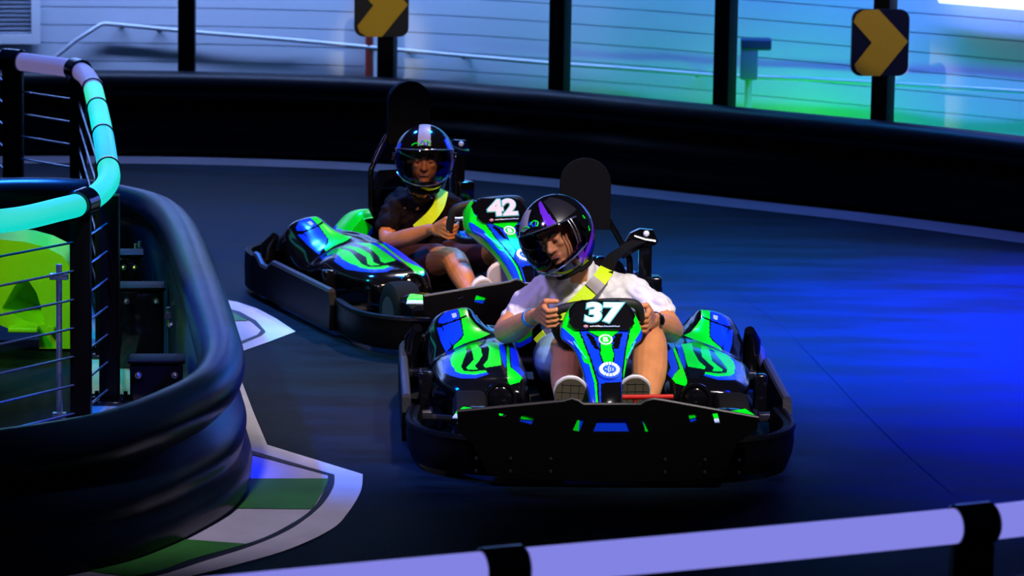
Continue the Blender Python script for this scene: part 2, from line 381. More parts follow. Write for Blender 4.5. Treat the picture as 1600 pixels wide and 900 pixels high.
# vent grille top left
pa, na = on_wall(15, 15, .03); tx = Vector((-na.y, na.x, 0)); vt = thing('wall_vent', 'white framed louvred vent grille on the siding wall in the top left corner', 'vent', pa)
mb = MB(); mb.prism([(-.45, -.19), (.17, -.19), (.17, .5), (-.45, .5)], (0, 0, 0), tx, (0, 0, 1), .03, holes=[[(-.40, -.14), (.12, -.14), (.12, .45), (-.40, .45)]]); mb.build('vent_frame', mat('white metal', (.8, .8, .82), .5), vt, smooth=False)
mb = MB(); Rz = Matrix((( tx.x, -na.x*-1, 0), (tx.y, -na.y*-1, 0), (0, 0, 1)))
for i in range(24): mb.box(tx * -.14 + Vector((0, 0, -.13 + i * .0245)), (.53, .018, .012), R=Rz)
mb.build('louvre', mat('grey louvre', (.35, .38, .45), .5), vt, smooth=False)
# strip light, top right
a_, _ = on_wall(1470, -4, .1); b_, _ = on_wall(1640, 10, .1); c_, _ = on_wall(1800, 24, .1)
mb = MB(); mb.tube([a_, b_, c_], .03, 12)
tag(mb.build('strip_light', mat('strip light glow', (.9, .9, 1), .4, emit=(.85, .85, 1), es=1.6)), 'bright white strip light on the wall in the top right corner', 'light')

# black posts that carry the arrow signs, standing behind the barrier
post_line = offset_path(outer_foot, -.36)
def post_pt(px, py):
    d = ray(px, py); best = None
    for a, b in zip(post_line[:-1], post_line[1:]):
        e = b - a; den = d[0] * e.y - d[1] * e.x
        if abs(den) < 1e-9: continue
        t = (a.x * e.y - a.y * e.x) / den; s_ = (a.x * d[1] - a.y * d[0]) / den
        if t > 0 and 0 <= s_ <= 1.001: best = Vector((d[0] * t, d[1] * t, H + d[2] * t)); n = Vector((e.y, -e.x, 0)).normalized()
    return best, n
labels = ['black square post rising behind the barrier, leftmost of the five along the wall', 'black square post behind the rear kart, carrying the cut-off yellow arrow sign',
          'black square post behind the barrier above the front kart, without a sign', 'black square post with no sign between the plain middle post and the right arrow sign', 'black square post carrying the right-hand yellow arrow sign']
for lb, px, py in zip(labels, (292, 605, 874, 1132, 1379), (100, 100, 120, 140, 160)):
    p, n = post_pt(px, py); an = math.atan2(n.x, -n.y) * -1 * -1
    mb = MB(); mb.box((0, 0, 1.6), (.092, .092, 3.2), bev=.005); mb.box((0, 0, .006), (.2, .2, .012))
    o = mb.build('wall_post', M_post); o.location = (p.x, p.y, 0); o.rotation_euler = (0, 0, an); tag(o, lb, 'post', 'posts along the back wall')
def arrow_sign(px, py, label, yaw, tilt=0, s=1.0):
    p, n = post_pt(px, py); t = thing('arrow_sign', label, 'sign', p, 0, 'yellow arrow signs')
    t.rotation_euler = (0, 0, yaw); t.location = p + n * .075
    hw, hh, r = .148 * s, .170 * s, .05; loop = []
    for cx, cz, a0 in ((hw - r, hh - r, 0), (-hw + r, hh - r, 90), (-hw + r, -hh + r, 180), (hw - r, -hh + r, 270)):
        loop += [(cx + r * math.cos(math.radians(a0 + k * 15)), cz + r * math.sin(math.radians(a0 + k * 15))) for k in range(7)]
    mb = MB(); mb.prism(loop, (0, .0, 0), (1, 0, 0), (0, 0, 1), .02); mb.build('sign_board', mat('black sign board', (.006, .006, .008), .4), t, smooth=False)
    ch = [(-.5, .62), (-.4, .9), (-.2, 1.0), (-.08, 1.0), (.98, .0), (.06, -1.0), (-.2, -1.0), (-.38, -.9), (-.5 + .08, -.68), (.02 - .28, -.0)]
    ch = [(-.96, .62), (-.86, .84), (-.64, .97), (-.10, 1.0), (.97, .04), (.02, -1.0), (-.55, -1.0), (-.80, -.86), (-.88, -.66), (-.30, .0)]
    mb = MB(); mb.prism([(a * hw, b * hh) for a, b in ch], (0, -.021, 0), (1, 0, 0), (0, 0, 1), .003); mb.build('arrow', M_yellow, t, smooth=False)
arrow_sign(1385, 64, 'black rounded sign with yellow arrow pointing right, whole, on the right post', .12)
arrow_sign(602, 6, 'black rounded sign with yellow arrow, cut off by the top of the photo', .05)

spot('sign_fill_spot', (.3, 17.2, 3.2), tuple(post_pt(1385, 64)[0]), (1, .88, .6), 230, 6, .5, .05)  # added spots that brighten the two arrow signs
spot('sign_fill_spot', (-.3, 17.2, 3.2), tuple(post_pt(602, 16)[0]), (1, .88, .6), 360, 5.5, .5, .05)

# ------------------------------------------------------------------ inner barrier (left)
ip = [(-420, 345), (-250, 322), (-100, 312), (30, 307), (120, 309), (182, 318), (240, 333), (272, 357), (294, 398), (309, 440), (323, 480), (336, 525), (345, 562), (338, 595), (312, 622), (262, 648), (211, 669), (139, 690), (0, 712), (-200, 733), (-500, 760)]
ipath = spline([G(x, y, .395) for x, y in ip], 7)
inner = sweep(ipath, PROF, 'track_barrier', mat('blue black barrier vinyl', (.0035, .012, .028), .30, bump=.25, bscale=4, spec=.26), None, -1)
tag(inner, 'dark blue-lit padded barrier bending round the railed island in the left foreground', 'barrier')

# island floor strip
fs = flat('kerb_strip', [[(128, 670), (215, 645), (181, 466), (162, 400), (136, 400)]], mat('pale concrete', (.34, .38, .36), .6, var=.12, vscale=6), .004)
tag(fs, 'pale concrete strip lit green and teal under the railing posts on the island', 'paving')

# black ballast boxes behind the barrier
def crate(x0, x1, ytop, yb, d, label, h):
    z = .32; a = G(x0, ytop, z); b = G(x1, ytop, z); ux = (b - a).normalized(); uy = Vector((-ux.y, ux.x, 0)); wd = (b - a).length
    t = thing('ballast_box', label, 'box', Vector((a.x, a.y, 0)), math.atan2(ux.y, ux.x), 'black boxes inside the barrier')
    mb = MB(); mb.box((wd / 2, d / 2, z / 2), (wd, d, z), bev=.012); mb.build('box_body', M_gloss, t)
    mb = MB(); mb.box((wd / 2, d / 2, z + .006), (wd + .016, d + .016, .014), bev=.005); mb.build('box_lid', M_black, t)
    for kx in (.03, wd - .03):
        mb = MB(); mb.tube([(kx, -.02, z - .04), (kx, .004, z - .04)], .012, 10); mb.ball((kx, -.02, z - .04), .009, 8); mb.build('bolt', M_steel, t)
crate(203, 286, 568, 640, .12, 'glossy black box inside the barrier bend, nearest of the three', .2)
crate(186, 256, 454, 545, .14, 'glossy black box behind the railing posts, middle of the three', .2)
crate(182, 222, 402, 440, .14, 'small part-hidden black box, farthest of the three inside the barrier', .2)
for i, (x, y) in enumerate([(300, 540), (263, 492), (283, 462), (264, 432), (218, 388), (212, 392), (280, 470), (317, 578)]):
    mb = MB(); c = G(x, y, .30); mb.tube([c + Vector((0, 0, -.05)), c + Vector((0, 0, .03))], .008, 8); mb.tube([c, c + Vector((0, -.03, 0))], .014, 6); mb.ball(c + Vector((.01, -.02, -.035)), .012, 8)
    lab = 'small shiny metal fixing bolt ' + ['above the nearest black box, by the bend', 'above the middle box, right of its corner', 'between bend and middle box, higher one', 'behind the middle black box lid', 'over the farthest black box, right one', 'over the farthest black box, left one', 'beside the barrier, right of the middle box lid', 'lowest, at the right end of the nearest box'][i]
    mb.tube([c + Vector((0, 0, -.05)), c + Vector((0, 0, -.3))], .004, 6)
    tag(mb.build('fixing_bolt', M_steel), lab, 'bolt', 'fixing bolts inside the barrier')

# moulded block in the island, its lime colour standing in for lime light
lb = thing('moulded_block', 'moulded plastic block with lime light in its colour with dark triangular recess behind the railing', 'block', G(30, 548))
def lime():
    Y = G(50, 548).y; P = lambda x, y, yy=Y: GY(x, y, yy) - Vector(lb.location)
    out = [(-120, 372), (0, 374), (40, 378), (70, 386), (98, 400), (112, 420), (114, 545), (61, 545), (61, 517), (25, 518), (0, 508), (-120, 500)]
    rec = [(3, 482), (14, 462), (25, 444), (35, 437), (46, 441), (57, 457), (64, 480), (70, 508), (40, 501)]
    o3 = [P(*p) for p in out]; r3 = [P(*p) for p in rec]
    mb = MB(); mb.prism([(v.x, v.z) for v in o3], (0, o3[0].y, 0), (1, 0, 0), (0, 0, 1), -.3, holes=[[(v.x, v.z) for v in r3]])
    M_lime_lit = mat('lime lit plastic', (.42, .80, .01), .45); mb.build('block_body', M_lime_lit, lb)
    mb = MB(); r_b = [v * .55 + sum(r3, Vector()) / len(r3) * .45 + Vector((0, .2, 0)) for v in r3]; mb.loft([r3, r_b], caps=False); mb.add(r_b, [tuple(range(len(r_b)))]); mb.build('shadow_recess', M_lime_lit, lb)  # hollow shaped in place of a triangular cast shadow
    mb = MB(); c = P(50, 512); mb.box(c + Vector((-.03, -.03, 0)), (.12, .08, .02), bev=.006); mb.box(P(80, 513) + Vector((0, -.02, 0)), (.03, .03, .02)); mb.build('ledge', M_lime_lit, lb)
    mb = MB(); c = P(20, 560); mb.box(c + Vector((-.3, .1, -.05)), (1.4, .5, .12)); o = mb.build('base', mat('dark base', (.02, .035, .02), .6), lb)
lime()
spot('floor_lamp_lime', (-2.55, 15.6, .95), tuple(G(40, 460, .3)), (.85, 1, .0), 19, 80, .8, .05)
spot('floor_lamp_green', (-2.35, 15.3, 1.6), tuple(G(170, 570)), (.02, 1, .35), 45, 50, .9, .05)

# ------------------------------------------------------------------ railings
def segm(path, a, b): return path[a:b]
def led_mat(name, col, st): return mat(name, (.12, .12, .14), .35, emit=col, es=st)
M_cy = led_mat('cyan glow', (.005, .74, .62), .92); M_cy2 = led_mat('blue cyan glow', (.0, .55, .80), .92); M_lav = led_mat('lavender diffuser', (.36, .30, .72), .36)  # the unlit lavender tube sections also get a weak emission
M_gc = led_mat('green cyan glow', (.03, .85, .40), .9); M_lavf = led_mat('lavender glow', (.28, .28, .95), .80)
ZR = .84
rail = thing('led_railing', 'black railing on the island with glowing cyan tube handrail and steel cables', 'railing', G(120, 661))
RL = -Vector(rail.location)
tp = [G(x, y, ZR) for x, y in [(-220, 84), (-60, 88), (20, 95), (70, 101), (122, 110), (141, 128), (150, 158), (160, 205), (167, 250), (170, 280), (155, 302), (128, 318), (90, 328), (40, 340), (-10, 347), (-120, 362), (-300, 385)]]
TP = spline(tp, 8); TP = [p + RL for p in TP]
def near(px, py):
    q = G(px, py, ZR) + RL; return min(range(len(TP)), key=lambda i: (TP[i] - q).length)
cuts = [0, near(122, 110), near(147, 140), near(153, 170), near(161, 213), near(166, 258), near(128, 318), len(TP) - 1]
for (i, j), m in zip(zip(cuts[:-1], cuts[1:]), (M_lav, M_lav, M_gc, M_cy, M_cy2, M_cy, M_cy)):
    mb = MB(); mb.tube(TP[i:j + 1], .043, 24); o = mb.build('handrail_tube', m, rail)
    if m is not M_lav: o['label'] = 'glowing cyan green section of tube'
    else: o['label'] = 'pale lavender unlit section of tube with a weak glow added'
def ring(px, py, w_, r, nm='tube_clamp'):
    i = near(px, py); c = TP[i]; t = (TP[min(i + 1, len(TP) - 1)] - TP[i - 1]).normalized(); mb = MB(); mb.tube([c - t * w_, c - t * w_ * .9, c + t * w_ * .9, c + t * w_], [r - .004, r, r, r - .004], 24); mb.build(nm, M_gloss, rail)
for x, y, w_, r in ((20, 95, .055, .056), (122, 110, .055, .056), (145, 137, .02, .049), (153, 170, .014, .048), (161, 213, .014, .048), (167, 262, .014, .048), (128, 318, .055, .056)): ring(x, y, w_, r)
PP = {}
for k, (x, y) in dict(A=(20, 95), B=(122, 110), Fp=(164, 236), E=(171, 290), D=(126, 318)).items():
    c = G(x, y, ZR) + RL; PP[k] = c; mb = MB(); mb.box((c.x, c.y, (ZR - .03) / 2 - 0 + RL.z), (.074 if k != 'A' else .095, .074, ZR - .04), bev=.004); mb.build('post', M_post, rail)
    mb = MB(); mb.box((c.x, c.y, .012), (.16, .16, .016), bev=.003)
    for sx in (-.055, .055):
        for sy in (-.055, .055): mb.tube([(c.x + sx, c.y + sy, .015), (c.x + sx, c.y + sy, .035)], .009, 6)
    mb.build('base_plate', M_gloss, rail)
seq = [G(-220, 84, 0) + RL, PP['A'], PP['B'], PP['Fp'], PP['E'], PP['D'], G(-120, 362, ZR) + RL, G(-300, 385, ZR) + RL]
for z in (.70, .593, .486, .379, .272, .165, .058):
    mb = MB(); mb.tube([Vector((p.x, p.y, z)) for p in seq], .0045, 8); o = mb.build('cable', mat('cable steel', (.6, .7, .85), .25, metal=.8), rail)
c = G(93, 661) + RL; mb = MB(); mb.tube([(c.x, c.y, .01), (c.x, c.y, .60)], .011, 10); mb.box((c.x, c.y, .555), (.07, .02, .025), bev=.004); mb.box((c.x, c.y, .03), (.05, .03, .02)); mb.build('cable_spacer', mat('cable steel', (0, 0, 0)), rail)

fr = thing('led_railing', 'blurred lavender tube handrail with black clamps crossing the bottom right foreground', 'railing', Vector((*G(1520, 820, ZR).xy, 0)))
FL = -Vector(fr.location); fp = [G(x, y, ZR) + FL for x, y in [(-100, 965), (200, 943), (470, 917), (785, 888), (1150, 855), (1520, 819), (1700, 798), (2100, 752)]]; FP = spline(fp, 6)
mb = MB(); mb.tube(FP, .044, 28); mb.build('handrail_tube', M_lavf, fr)
for x, y in ((785, 888), (1520, 819), (200, 943)):
    c = G(x, y, ZR) + FL; i = min(range(len(FP)), key=lambda q: (FP[q] - c).length); t = (FP[i + 1] - FP[i - 1]).normalized(); c = FP[i]
    mb = MB(); mb.tube([c - t * .055, c - t * .05, c + t * .05, c + t * .055], [.049, .053, .053, .049], 28); mb.build('tube_clamp', M_gloss, fr)
    mb = MB(); mb.box((c.x, c.y, (ZR - .04) / 2), (.1, .1, ZR - .04), bev=.004); mb.build('post', M_post, fr)
    mb = MB(); mb.box((c.x, c.y, .007), (.18, .18, .012)); mb.build('base_plate', M_gloss, fr)
for z in (.69, .58, .47, .36, .25, .14):
    mb = MB(); mb.tube([(p.x, p.y, z) for p in FP], .0045, 8); mb.build('cable', MATS['cable steel'], fr)

# ================================================================== GO KARTS
z3 = lambda L: [(640 + x / 3.6, 470 + y / 3.6) for x, y in L]
zn = lambda L: [(860 + x / 4.7375, 450 + y / 4.7375) for x, y in L]
def grid_surface(rows, nu, nv):
    """rows: list of equal-length 3-D polylines -> smooth dense grid"""
    A = [spline(r, nu) for r in rows]; cols = [spline([a[j] for a in A], nv) for j in range(len(A[0]))]
    return [[cols[j][i] for j in range(len(cols))] for i in range(len(cols[0]))]
def paint(me, polys, pts=None):
    s = sheet(centres(me) if pts is None else pts); mi = np.zeros(len(me.polygons), np.int32)
    for poly, k in polys: mi[inpoly(s, poly)] = k
    me.polygons.foreach_set('material_index', mi)

POD_ROWS = [(.60, [(-.60, .08), (-.61, .20), (-.57, .27), (-.52, .30), (-.45, .31), (-.40, .29), (-.36, .25), (-.33, .20), (-.32, .10)]),
 (.52, [(-.60, .08), (-.612, .23), (-.585, .305), (-.54, .345), (-.455, .362), (-.415, .335), (-.385, .30), (-.33, .265), (-.32, .10)]),
 (.42, [(-.60, .08), (-.608, .23), (-.58, .29), (-.53, .335), (-.45, .350), (-.405, .325), (-.36, .300), (-.31, .290), (-.29, .10)]),
 (.30, [(-.60, .08), (-.60, .19), (-.568, .255), (-.52, .285), (-.45, .303), (-.39, .308), (-.33, .303), (-.28, .29), (-.27, .10)]),
 (.20, [(-.59, .08), (-.595, .18), (-.56, .228), (-.51, .258), (-.45, .280), (-.385, .298), (-.33, .30), (-.28, .292), (-.265, .10)]),
 (.05, [(-.58, .09), (-.595, .19), (-.578, .242), (-.53, .268), (-.46, .286), (-.38, .299), (-.32, .302), (-.275, .29), (-.26, .10)]),
 (-.12, [(-.55, .10), (-.585, .20), (-.572, .240), (-.525, .265), (-.46, .278), (-.38, .286), (-.31, .287), (-.262, .272), (-.25, .10)]),
 (-.28, [(-.52, .12), (-.565, .21), (-.555, .238), (-.515, .257), (-.45, .266), (-.38, .270), (-.31, .272), (-.252, .25), (-.24, .10)]),
 (-.38, [(-.50, .13), (-.535, .21), (-.525, .236), (-.485, .252), (-.43, .257), (-.37, .258), (-.31, .258), (-.262, .24), (-.245, .10)]),
 (-.435, [(-.47, .13), (-.50, .19), (-.49, .212), (-.46, .222), (-.42, .226), (-.36, .226), (-.31, .225), (-.27, .20), (-.25, .10)]),
 (-.42, [(-.46, .12), (-.48, .16), (-.47, .17), (-.45, .17), (-.42, .17), (-.36, .17), (-.31, .17), (-.27, .16), (-.25, .10)])]
POD_PAINT = [(z3([(60, 0), (700, 0), (700, 640), (60, 640)]), 0),
 (z3([(160, 125), (166, 100), (200, 62), (274, 44), (280, 98), (190, 128)]), 2), (z3([(274, 44), (324, 40), (332, 74), (285, 93)]), 1),
 (z3([(236, 72), (262, 66), (266, 90), (240, 96)]), 3),
 (z3([(186, 142), (284, 106), (300, 190), (286, 210), (242, 250), (200, 200)]), 2), (z3([(152, 150), (180, 150), (236, 255), (205, 290), (176, 230)]), 2),  # second blue patch paints in a blue reflection on the hump
 (z3([(290, 102), (332, 84), (370, 130), (410, 168), (455, 186), (395, 212), (310, 240), (245, 272), (250, 250), (290, 216), (305, 192)]), 1),
 (z3([(182, 340), (210, 318), (240, 292), (250, 360), (300, 392), (350, 402), (430, 396), (445, 412), (372, 436), (288, 436), (228, 420), (186, 400)]), 2),
 (z3([(246, 290), (318, 256), (320, 290), (300, 340), (290, 372), (305, 392), (270, 398), (236, 366), (228, 330)]), 1),
 (z3([(252, 378), (300, 393), (350, 398), (428, 390), (436, 402), (370, 416), (290, 410), (255, 395)]), 1),
 (z3([(340, 250), (378, 243), (402, 270), (410, 308), (386, 345), (368, 366), (386, 386), (330, 388), (318, 376), (362, 330), (352, 290)]), 1),
 (z3([(428, 228), (500, 236), (517, 362), (425, 377), (414, 362), (440, 330), (448, 272)]), 1),
 (z3([(498, 232), (532, 240), (548, 330), (540, 380), (520, 340)]), 2),
 (z3([(563, 238), (600, 238), (614, 300), (617, 370), (646, 406), (634, 430), (602, 402), (572, 370)]), 2),
 (z3([(545, 238), (560, 250), (566, 372), (608, 405), (634, 432), (618, 458), (568, 472), (552, 455), (548, 380)]), 1)]
def pod_meshes():
    rows = [[(x, y, z) for x, z in pts] for y, pts in POD_ROWS]; g = grid_surface(rows, 36, 26); nu = len(g[0])
    mb = MB(); V = [p for r in g for p in r]; Fc = [(i * nu + j, i * nu + j + 1, (i + 1) * nu + j + 1, (i + 1) * nu + j) for i in range(len(g) - 1) for j in range(nu - 1)]
    Fc.append(tuple(range(nu))); Fc.append(tuple((len(g) - 1) * nu + j for j in range(nu)))
    mb.add(V, Fc); me = mb.me('side_pod'); c = centres(me); paint(me, POD_PAINT)
    mi = np.zeros(len(me.polygons), np.int32); me.polygons.foreach_get('material_index', mi)
    nz = np.array([p.normal.z for p in me.polygons]); nx = np.array([p.normal.x for p in me.polygons])
    mi[(c[:, 2] < .2)] = 0; mi[(c[:, 1] > .56)] = 0; me.polygons.foreach_set('material_index', mi)
    v = np.array([tuple(x.co) for x in me.vertices]); me2 = me.copy(); me2.transform(Matrix.Scale(-1, 4, (1, 0, 0))); me2.flip_normals()
    return me, me2

NOSE = [ # y, z, half width
 (-.490, .572, .070), (-.500, .560, .098), (-.520, .528, .124), (-.550, .495, .140), (-.580, .470, .147), (-.605, .448, .140), (-.640, .422, .104), (-.71, .385, .084), (-.78, .345, .071), (-.85, .285, .059), (-.885, .22, .055), (-.90, .14, .05)]
NOSE_PAINT = [(zn([(-50, 40), (800, 40), (800, 1300), (-50, 1300)]), 2),
 (zn([(60, 60), (700, 60), (700, 200), (640, 210), (586, 298), (530, 302), (210, 302), (130, 205), (60, 200)]), 0),
 (zn([(90, 292), (180, 372), (250, 552), (285, 562), (325, 700), (338, 850), (356, 850), (348, 700), (292, 520), (218, 325), (135, 215), (138, 130), (60, 130), (40, 300)]), 1),
 (zn([(612, 150), (628, 210), (592, 298), (560, 450), (538, 620), (535, 850), (556, 850), (562, 640), (584, 540), (602, 420), (664, 330), (676, 290), (720, 260), (700, 150)]), 1),
 (zn([(203, 300), (214, 300), (302, 520), (358, 700), (362, 850), (352, 850), (344, 700), (290, 520)]), 0),
 (zn([(584, 298), (594, 298), (562, 450), (540, 620), (538, 850), (528, 850), (530, 620), (552, 450)]), 0),
 (zn([(255, 312), (540, 300), (462, 364), (462, 440), (478, 490), (466, 566), (390, 566), (362, 490), (364, 400), (352, 368)]), 0),
 (zn([(272, 316), (524, 306), (455, 360), (455, 440), (470, 490), (458, 560), (398, 560), (372, 490), (374, 400), (362, 362)]), 1),
 (zn([(262, 328), (300, 345), (322, 362), (368, 464), (325, 446), (270, 352)]), 0), (zn([(482, 345), (536, 328), (506, 450), (464, 452), (470, 380)]), 0),
 (zn([(374, 705), (526, 695), (526, 1100), (374, 1100)]), 0),
 (zn([(70, 900), (850, 900), (850, 1300), (70, 1300)]), 0)]
def nose_mesh():
    rows = []
    for y, z, h in NOSE:
        dz = .0; b = .16 if z > .42 else .10
        # wings of the cowl sweep back to the sides
        rows.append([(-h * .80, y + b, z - .035), (-h * .97, y + b * .62, z - .018), (-h, y + .035, z - .006), (-h * .94, y + .012, z), (-h * .6, y, z), (0, y - .006, z),
                     (h * .6, y, z), (h * .94, y + .012, z), (h, y + .035, z - .006), (h * .97, y + b * .62, z - .018), (h * .80, y + b, z - .035)])
    g = grid_surface(rows, 20, 18); nu = len(g[0]); V = [p for r in g for p in r]
    Fc = [(i * nu + j, i * nu + j + 1, (i + 1) * nu + j + 1, (i + 1) * nu + j) for i in range(len(g) - 1) for j in range(nu - 1)]
    Fc += [tuple(range(nu)), tuple((len(g) - 1) * nu + j for j in range(nu))] + [(i * nu, (i + 1) * nu, (i + 1) * nu + nu - 1, i * nu + nu - 1) for i in range(len(g) - 1)]
    me = mesh('nose_cowl', V, Fc); paint(me, NOSE_PAINT)
    mi = np.zeros(len(me.polygons), np.int32); me.polygons.foreach_get('material_index', mi); n = nu - 1
    k = np.arange(len(mi)); j = k % n; body = k < (len(g) - 1) * n; c = centres(me)
    side = body & ((j < 44) | (j >= n - 44)); back = body & ((j < 12) | (j >= n - 12))
    mi[side] = 1; mi[back] = 2; mi[back & ((j < 4) | (j >= n - 4))] = 0; mi[side & (c[:, 2] < .23)] = 0
    mi[side & (c[:, 2] > .555)] = 0; mi[~body] = 0
    me.polygons.foreach_set('material_index', mi)
    bm = bmesh.new(); bm.from_mesh(me); bmesh.ops.recalc_face_normals(bm, faces=bm.faces); bm.to_mesh(me); bm.free(); return me

def build_kart(k, label):
    t = thing('go_kart', label, 'go kart', (k[0], k[1], 0), k[2], 'electric karts on the track')
    # chassis and floor pan
    mb = MB(); mb.box((0, -.18, .055), (.50, 1.35, .012), bev=.004)
    for s in (-1, 1):
        mb.tube(spline([(.27 * s, -.86, .075), (.27 * s, -.4, .075), (.33 * s, 0, .075), (.33 * s, .85, .075)], 5), .016, 10)
        mb.tube([(.27 * s, -.62, .13), (.52 * s, -.62, .13)], .014, 8)
        mb.tube([(.3 * s, .1, .08), (.60 * s, .1, .10), (.60 * s, -.3, .10), (.28 * s, -.3, .08)], .013, 8)
    mb.tube([(-.56, .64, .13), (.56, .64, .13)], .02, 12); mb.box((0, .80, .15), (.9, .16, .16), bev=.03); mb.box((.12, .52, .17), (.18, .2, .2), bev=.02)
    mb.build('chassis', M_dsteel, t)
    # wheels
    for s, yy, wd in ((-1, -.62, .12), (1, -.62, .12), (-1, .66, .17), (1, .66, .17)):
        cx = s * (.47 if yy < 0 else .52); c = Vector((cx, yy, .131)); mb = MB(); prof = [(-.5, .070), (-.5, .105), (-.42, .124), (-.3, .130), (0, .131), (.3, .130), (.42, .124), (.5, .105), (.5, .070)]
        mb.loft([[c + Vector((p * wd, r * math.cos(2 * PI * q / 36), r * math.sin(2 * PI * q / 36))) for q in range(36)] for p, r in prof], caps=False)
        wh = mb.build('wheel', M_rubber, t)
        mb = MB(); prof = [(-.5, .070), (-.42, .066), (-.3, .03), (.3, .03), (.42, .066), (.5, .070)]
        mb.loft([[c + Vector((p * wd, r * math.cos(2 * PI * q / 24), r * math.sin(2 * PI * q / 24))) for q in range(24)] for p, r in prof]); mb.build('hub', mat('alloy hub', (.16, .16, .17), .4, metal=.8), wh)
    # bumper ring
    half = [(.0, -.985), (.20, -.978), (.40, -.945), (.54, -.885), (.625, -.80), (.668, -.70), (.680, -.58), (.672, -.46), (.665, -.36)]
    path = spline([Vector((-x, y, 0)) for x, y in half[::-1]] + [Vector((x, y, 0)) for x, y in half[1:]], 6)
    prof = [(-.012, .02), (.0, .024), (.012, .06), (.018, .10), (.016, .135), (.022, .150), (.018, .162), (.006, .166), (-.004, .156), (-.012, .160), (-.022, .156), (-.030, .14), (-.030, .05), (-.03, .02)]
    rings = []
    for i, p in enumerate(path):
        a, b = path[max(0, i - 1)], path[min(len(path) - 1, i + 1)]; tt = (b - a).normalized(); n = Vector((tt.y, -tt.x, 0)); rings.append([p + n * o + Vector((0, 0, z)) for o, z in prof])
    mb = MB(); mb.loft(rings); mb.build('front_bumper', M_black, t)
    # front panel with slots
    K = lambda x, y: (KL(x, y, -1.0).x, KL(x, y, -1.0).z)
    out = [K(*p) for p in [(714, 641), (880, 625), (893, 621), (902, 624), (911, 630), (1000, 630), (1008, 625), (1020, 622), (1035, 624), (1184, 651), (1182, 668), (1150, 690), (1130, 742), (1060, 748), (935, 750), (790, 744), (762, 738), (738, 690), (716, 672)]]
    h = lambda L: [K(*p) for p in L]
    holes = [h([(934, 651), (980, 651), (988, 672), (926, 672)]), h([(904, 648), (914, 648), (905, 672), (894, 670)]), h([(999, 648), (1006, 649), (1017, 670), (1008, 673)]),
             h([(816, 641), (836, 648), (830, 661), (811, 656)]), h([(1073, 641), (1087, 640), (1093, 653), (1078, 658)]), h([(779, 643), (792, 645), (788, 648), (780, 648)]),
             h([(1112, 643), (1120, 643), (1124, 659), (1116, 659)])]
    mb = MB(); mb.prism(out, (0, -1.015, 0), (1, 0, 0), (0, 0, 1), .016, holes=holes)
    fp_ = mb.build('front_panel', M_black, t, smooth=False)
    mb = MB(); zt = [(-.535, .262), (-.14, .305), (-.108, .3135), (-.09, .307), (-.07, .294), (.135, .290), (.155, .302), (.18, .309), (.215, .306), (.555, .244)]
    zt = [K(*p) for p in [(714, 641), (880, 625), (893, 621), (902, 624), (911, 630), (1000, 630), (1008, 625), (1020, 622), (1035, 624), (1184, 651)]]
    mb.tube([(x, -1.022, z) for x, z in zt], .007, 8); mb.build('rim', mat('scuffed plastic edge', (.03, .028, .034), .5), fp_)
    for s in (-1, 1):
        for zz in (.06, .105):
            for xx in (.2, .34, .46): 
                mb = MB(); mb.ball((s * xx, -1.033, zz), (.007, .004, .007), 8); mb.build('bolt', M_dsteel, fp_)
    # stickers behind the slots
    for pts, m in (([(920, 645), (990, 645), (996, 676), (915, 676)], M_blue), ([(902, 644), (917, 646), (912, 676), (890, 672)], M_blue), ([(896, 658), (906, 652), (904, 676), (890, 674)], M_green),
                   ([(994, 644), (1006, 646), (1010, 676), (996, 676)], M_blue), ([(1003, 650), (1012, 650), (1020, 674), (1008, 674)], M_green), ([(805, 638), (840, 640), (838, 664), (806, 664)], M_blue), ([(812, 646), (838, 650), (834, 656), (814, 655)], M_green),
                   ([(1068, 636), (1092, 636), (1097, 660), (1070, 660)], M_blue), ([(1070, 645), (1084, 636), (1096, 650), (1076, 655)], M_green)):
        i = 0 if m is M_blue else 1; L = [KL(x, y, -1.018 - .002 * i) for x, y in pts]
        mb = MB(); mb.prism([(p.x, p.z) for p in L], (0, -1.018 - .002 * i, 0), (1, 0, 0), (0, 0, 1), .0015); mb.build('sticker', m, t, smooth=False)
    # side rails: tall slabs of the wraparound bumper
    for s in (-1, 1):
        for y0, y1, zt_, xo in ((-.40, .60, .190, .694),):
            mb = MB(); L = [(y0, .03), (y1, .03), (y1 + .02, .10), (y1, zt_), (y1 - .04, zt_ - .004), (y1 - .10, zt_ - .035), (y1 - .18, zt_ - .035), (y1 - .25, zt_), (y0 + .01, zt_), (y0 - .015, zt_ - .05)]
            mb.prism(L, (s * xo - .016, 0, 0), (0, 1, 0), (0, 0, 1), .032); b = mb.build('side_bumper', M_black, t, smooth=False)
            mb = MB(); mb.tube([(s * xo, y0 + .01, zt_), (s * xo, y1 - .25, zt_), (s * xo, y1 - .18, zt_ - .035), (s * xo, y1 - .10, zt_ - .035), (s * xo, y1 - .04, zt_ - .004), (s * xo, y1, zt_)], .0165, 8); mb.build('rim', MATS['scuffed plastic edge'], b)
            for yy in (y0 + .1, y1 - .1): mb = MB(); mb.box((s * (xo - .05), yy, .11), (.09, .05, .03), bev=.005); mb.build('bracket', M_dsteel, b)
    # rear bumper
    half = [(0, .955), (.25, .955), (.48, .94), (.60, .88), (.67, .78), (.694, .64), (.694, .56)]; path = spline([Vector((-x, y, 0)) for x, y in half[::-1]] + [Vector((x, y, 0)) for x, y in half[1:]], 5); rings = []
    for i, p in enumerate(path):
        a, b = path[max(0, i - 1)], path[min(len(path) - 1, i + 1)]; tt = (b - a).normalized(); n = Vector((-tt.y, tt.x, 0)); rings.append([p + n * o + Vector((0, 0, z)) for o, z in ((-.014, .03), (.014, .03), (.016, .12), (.014, .185), (0, .192), (-.014, .185))])
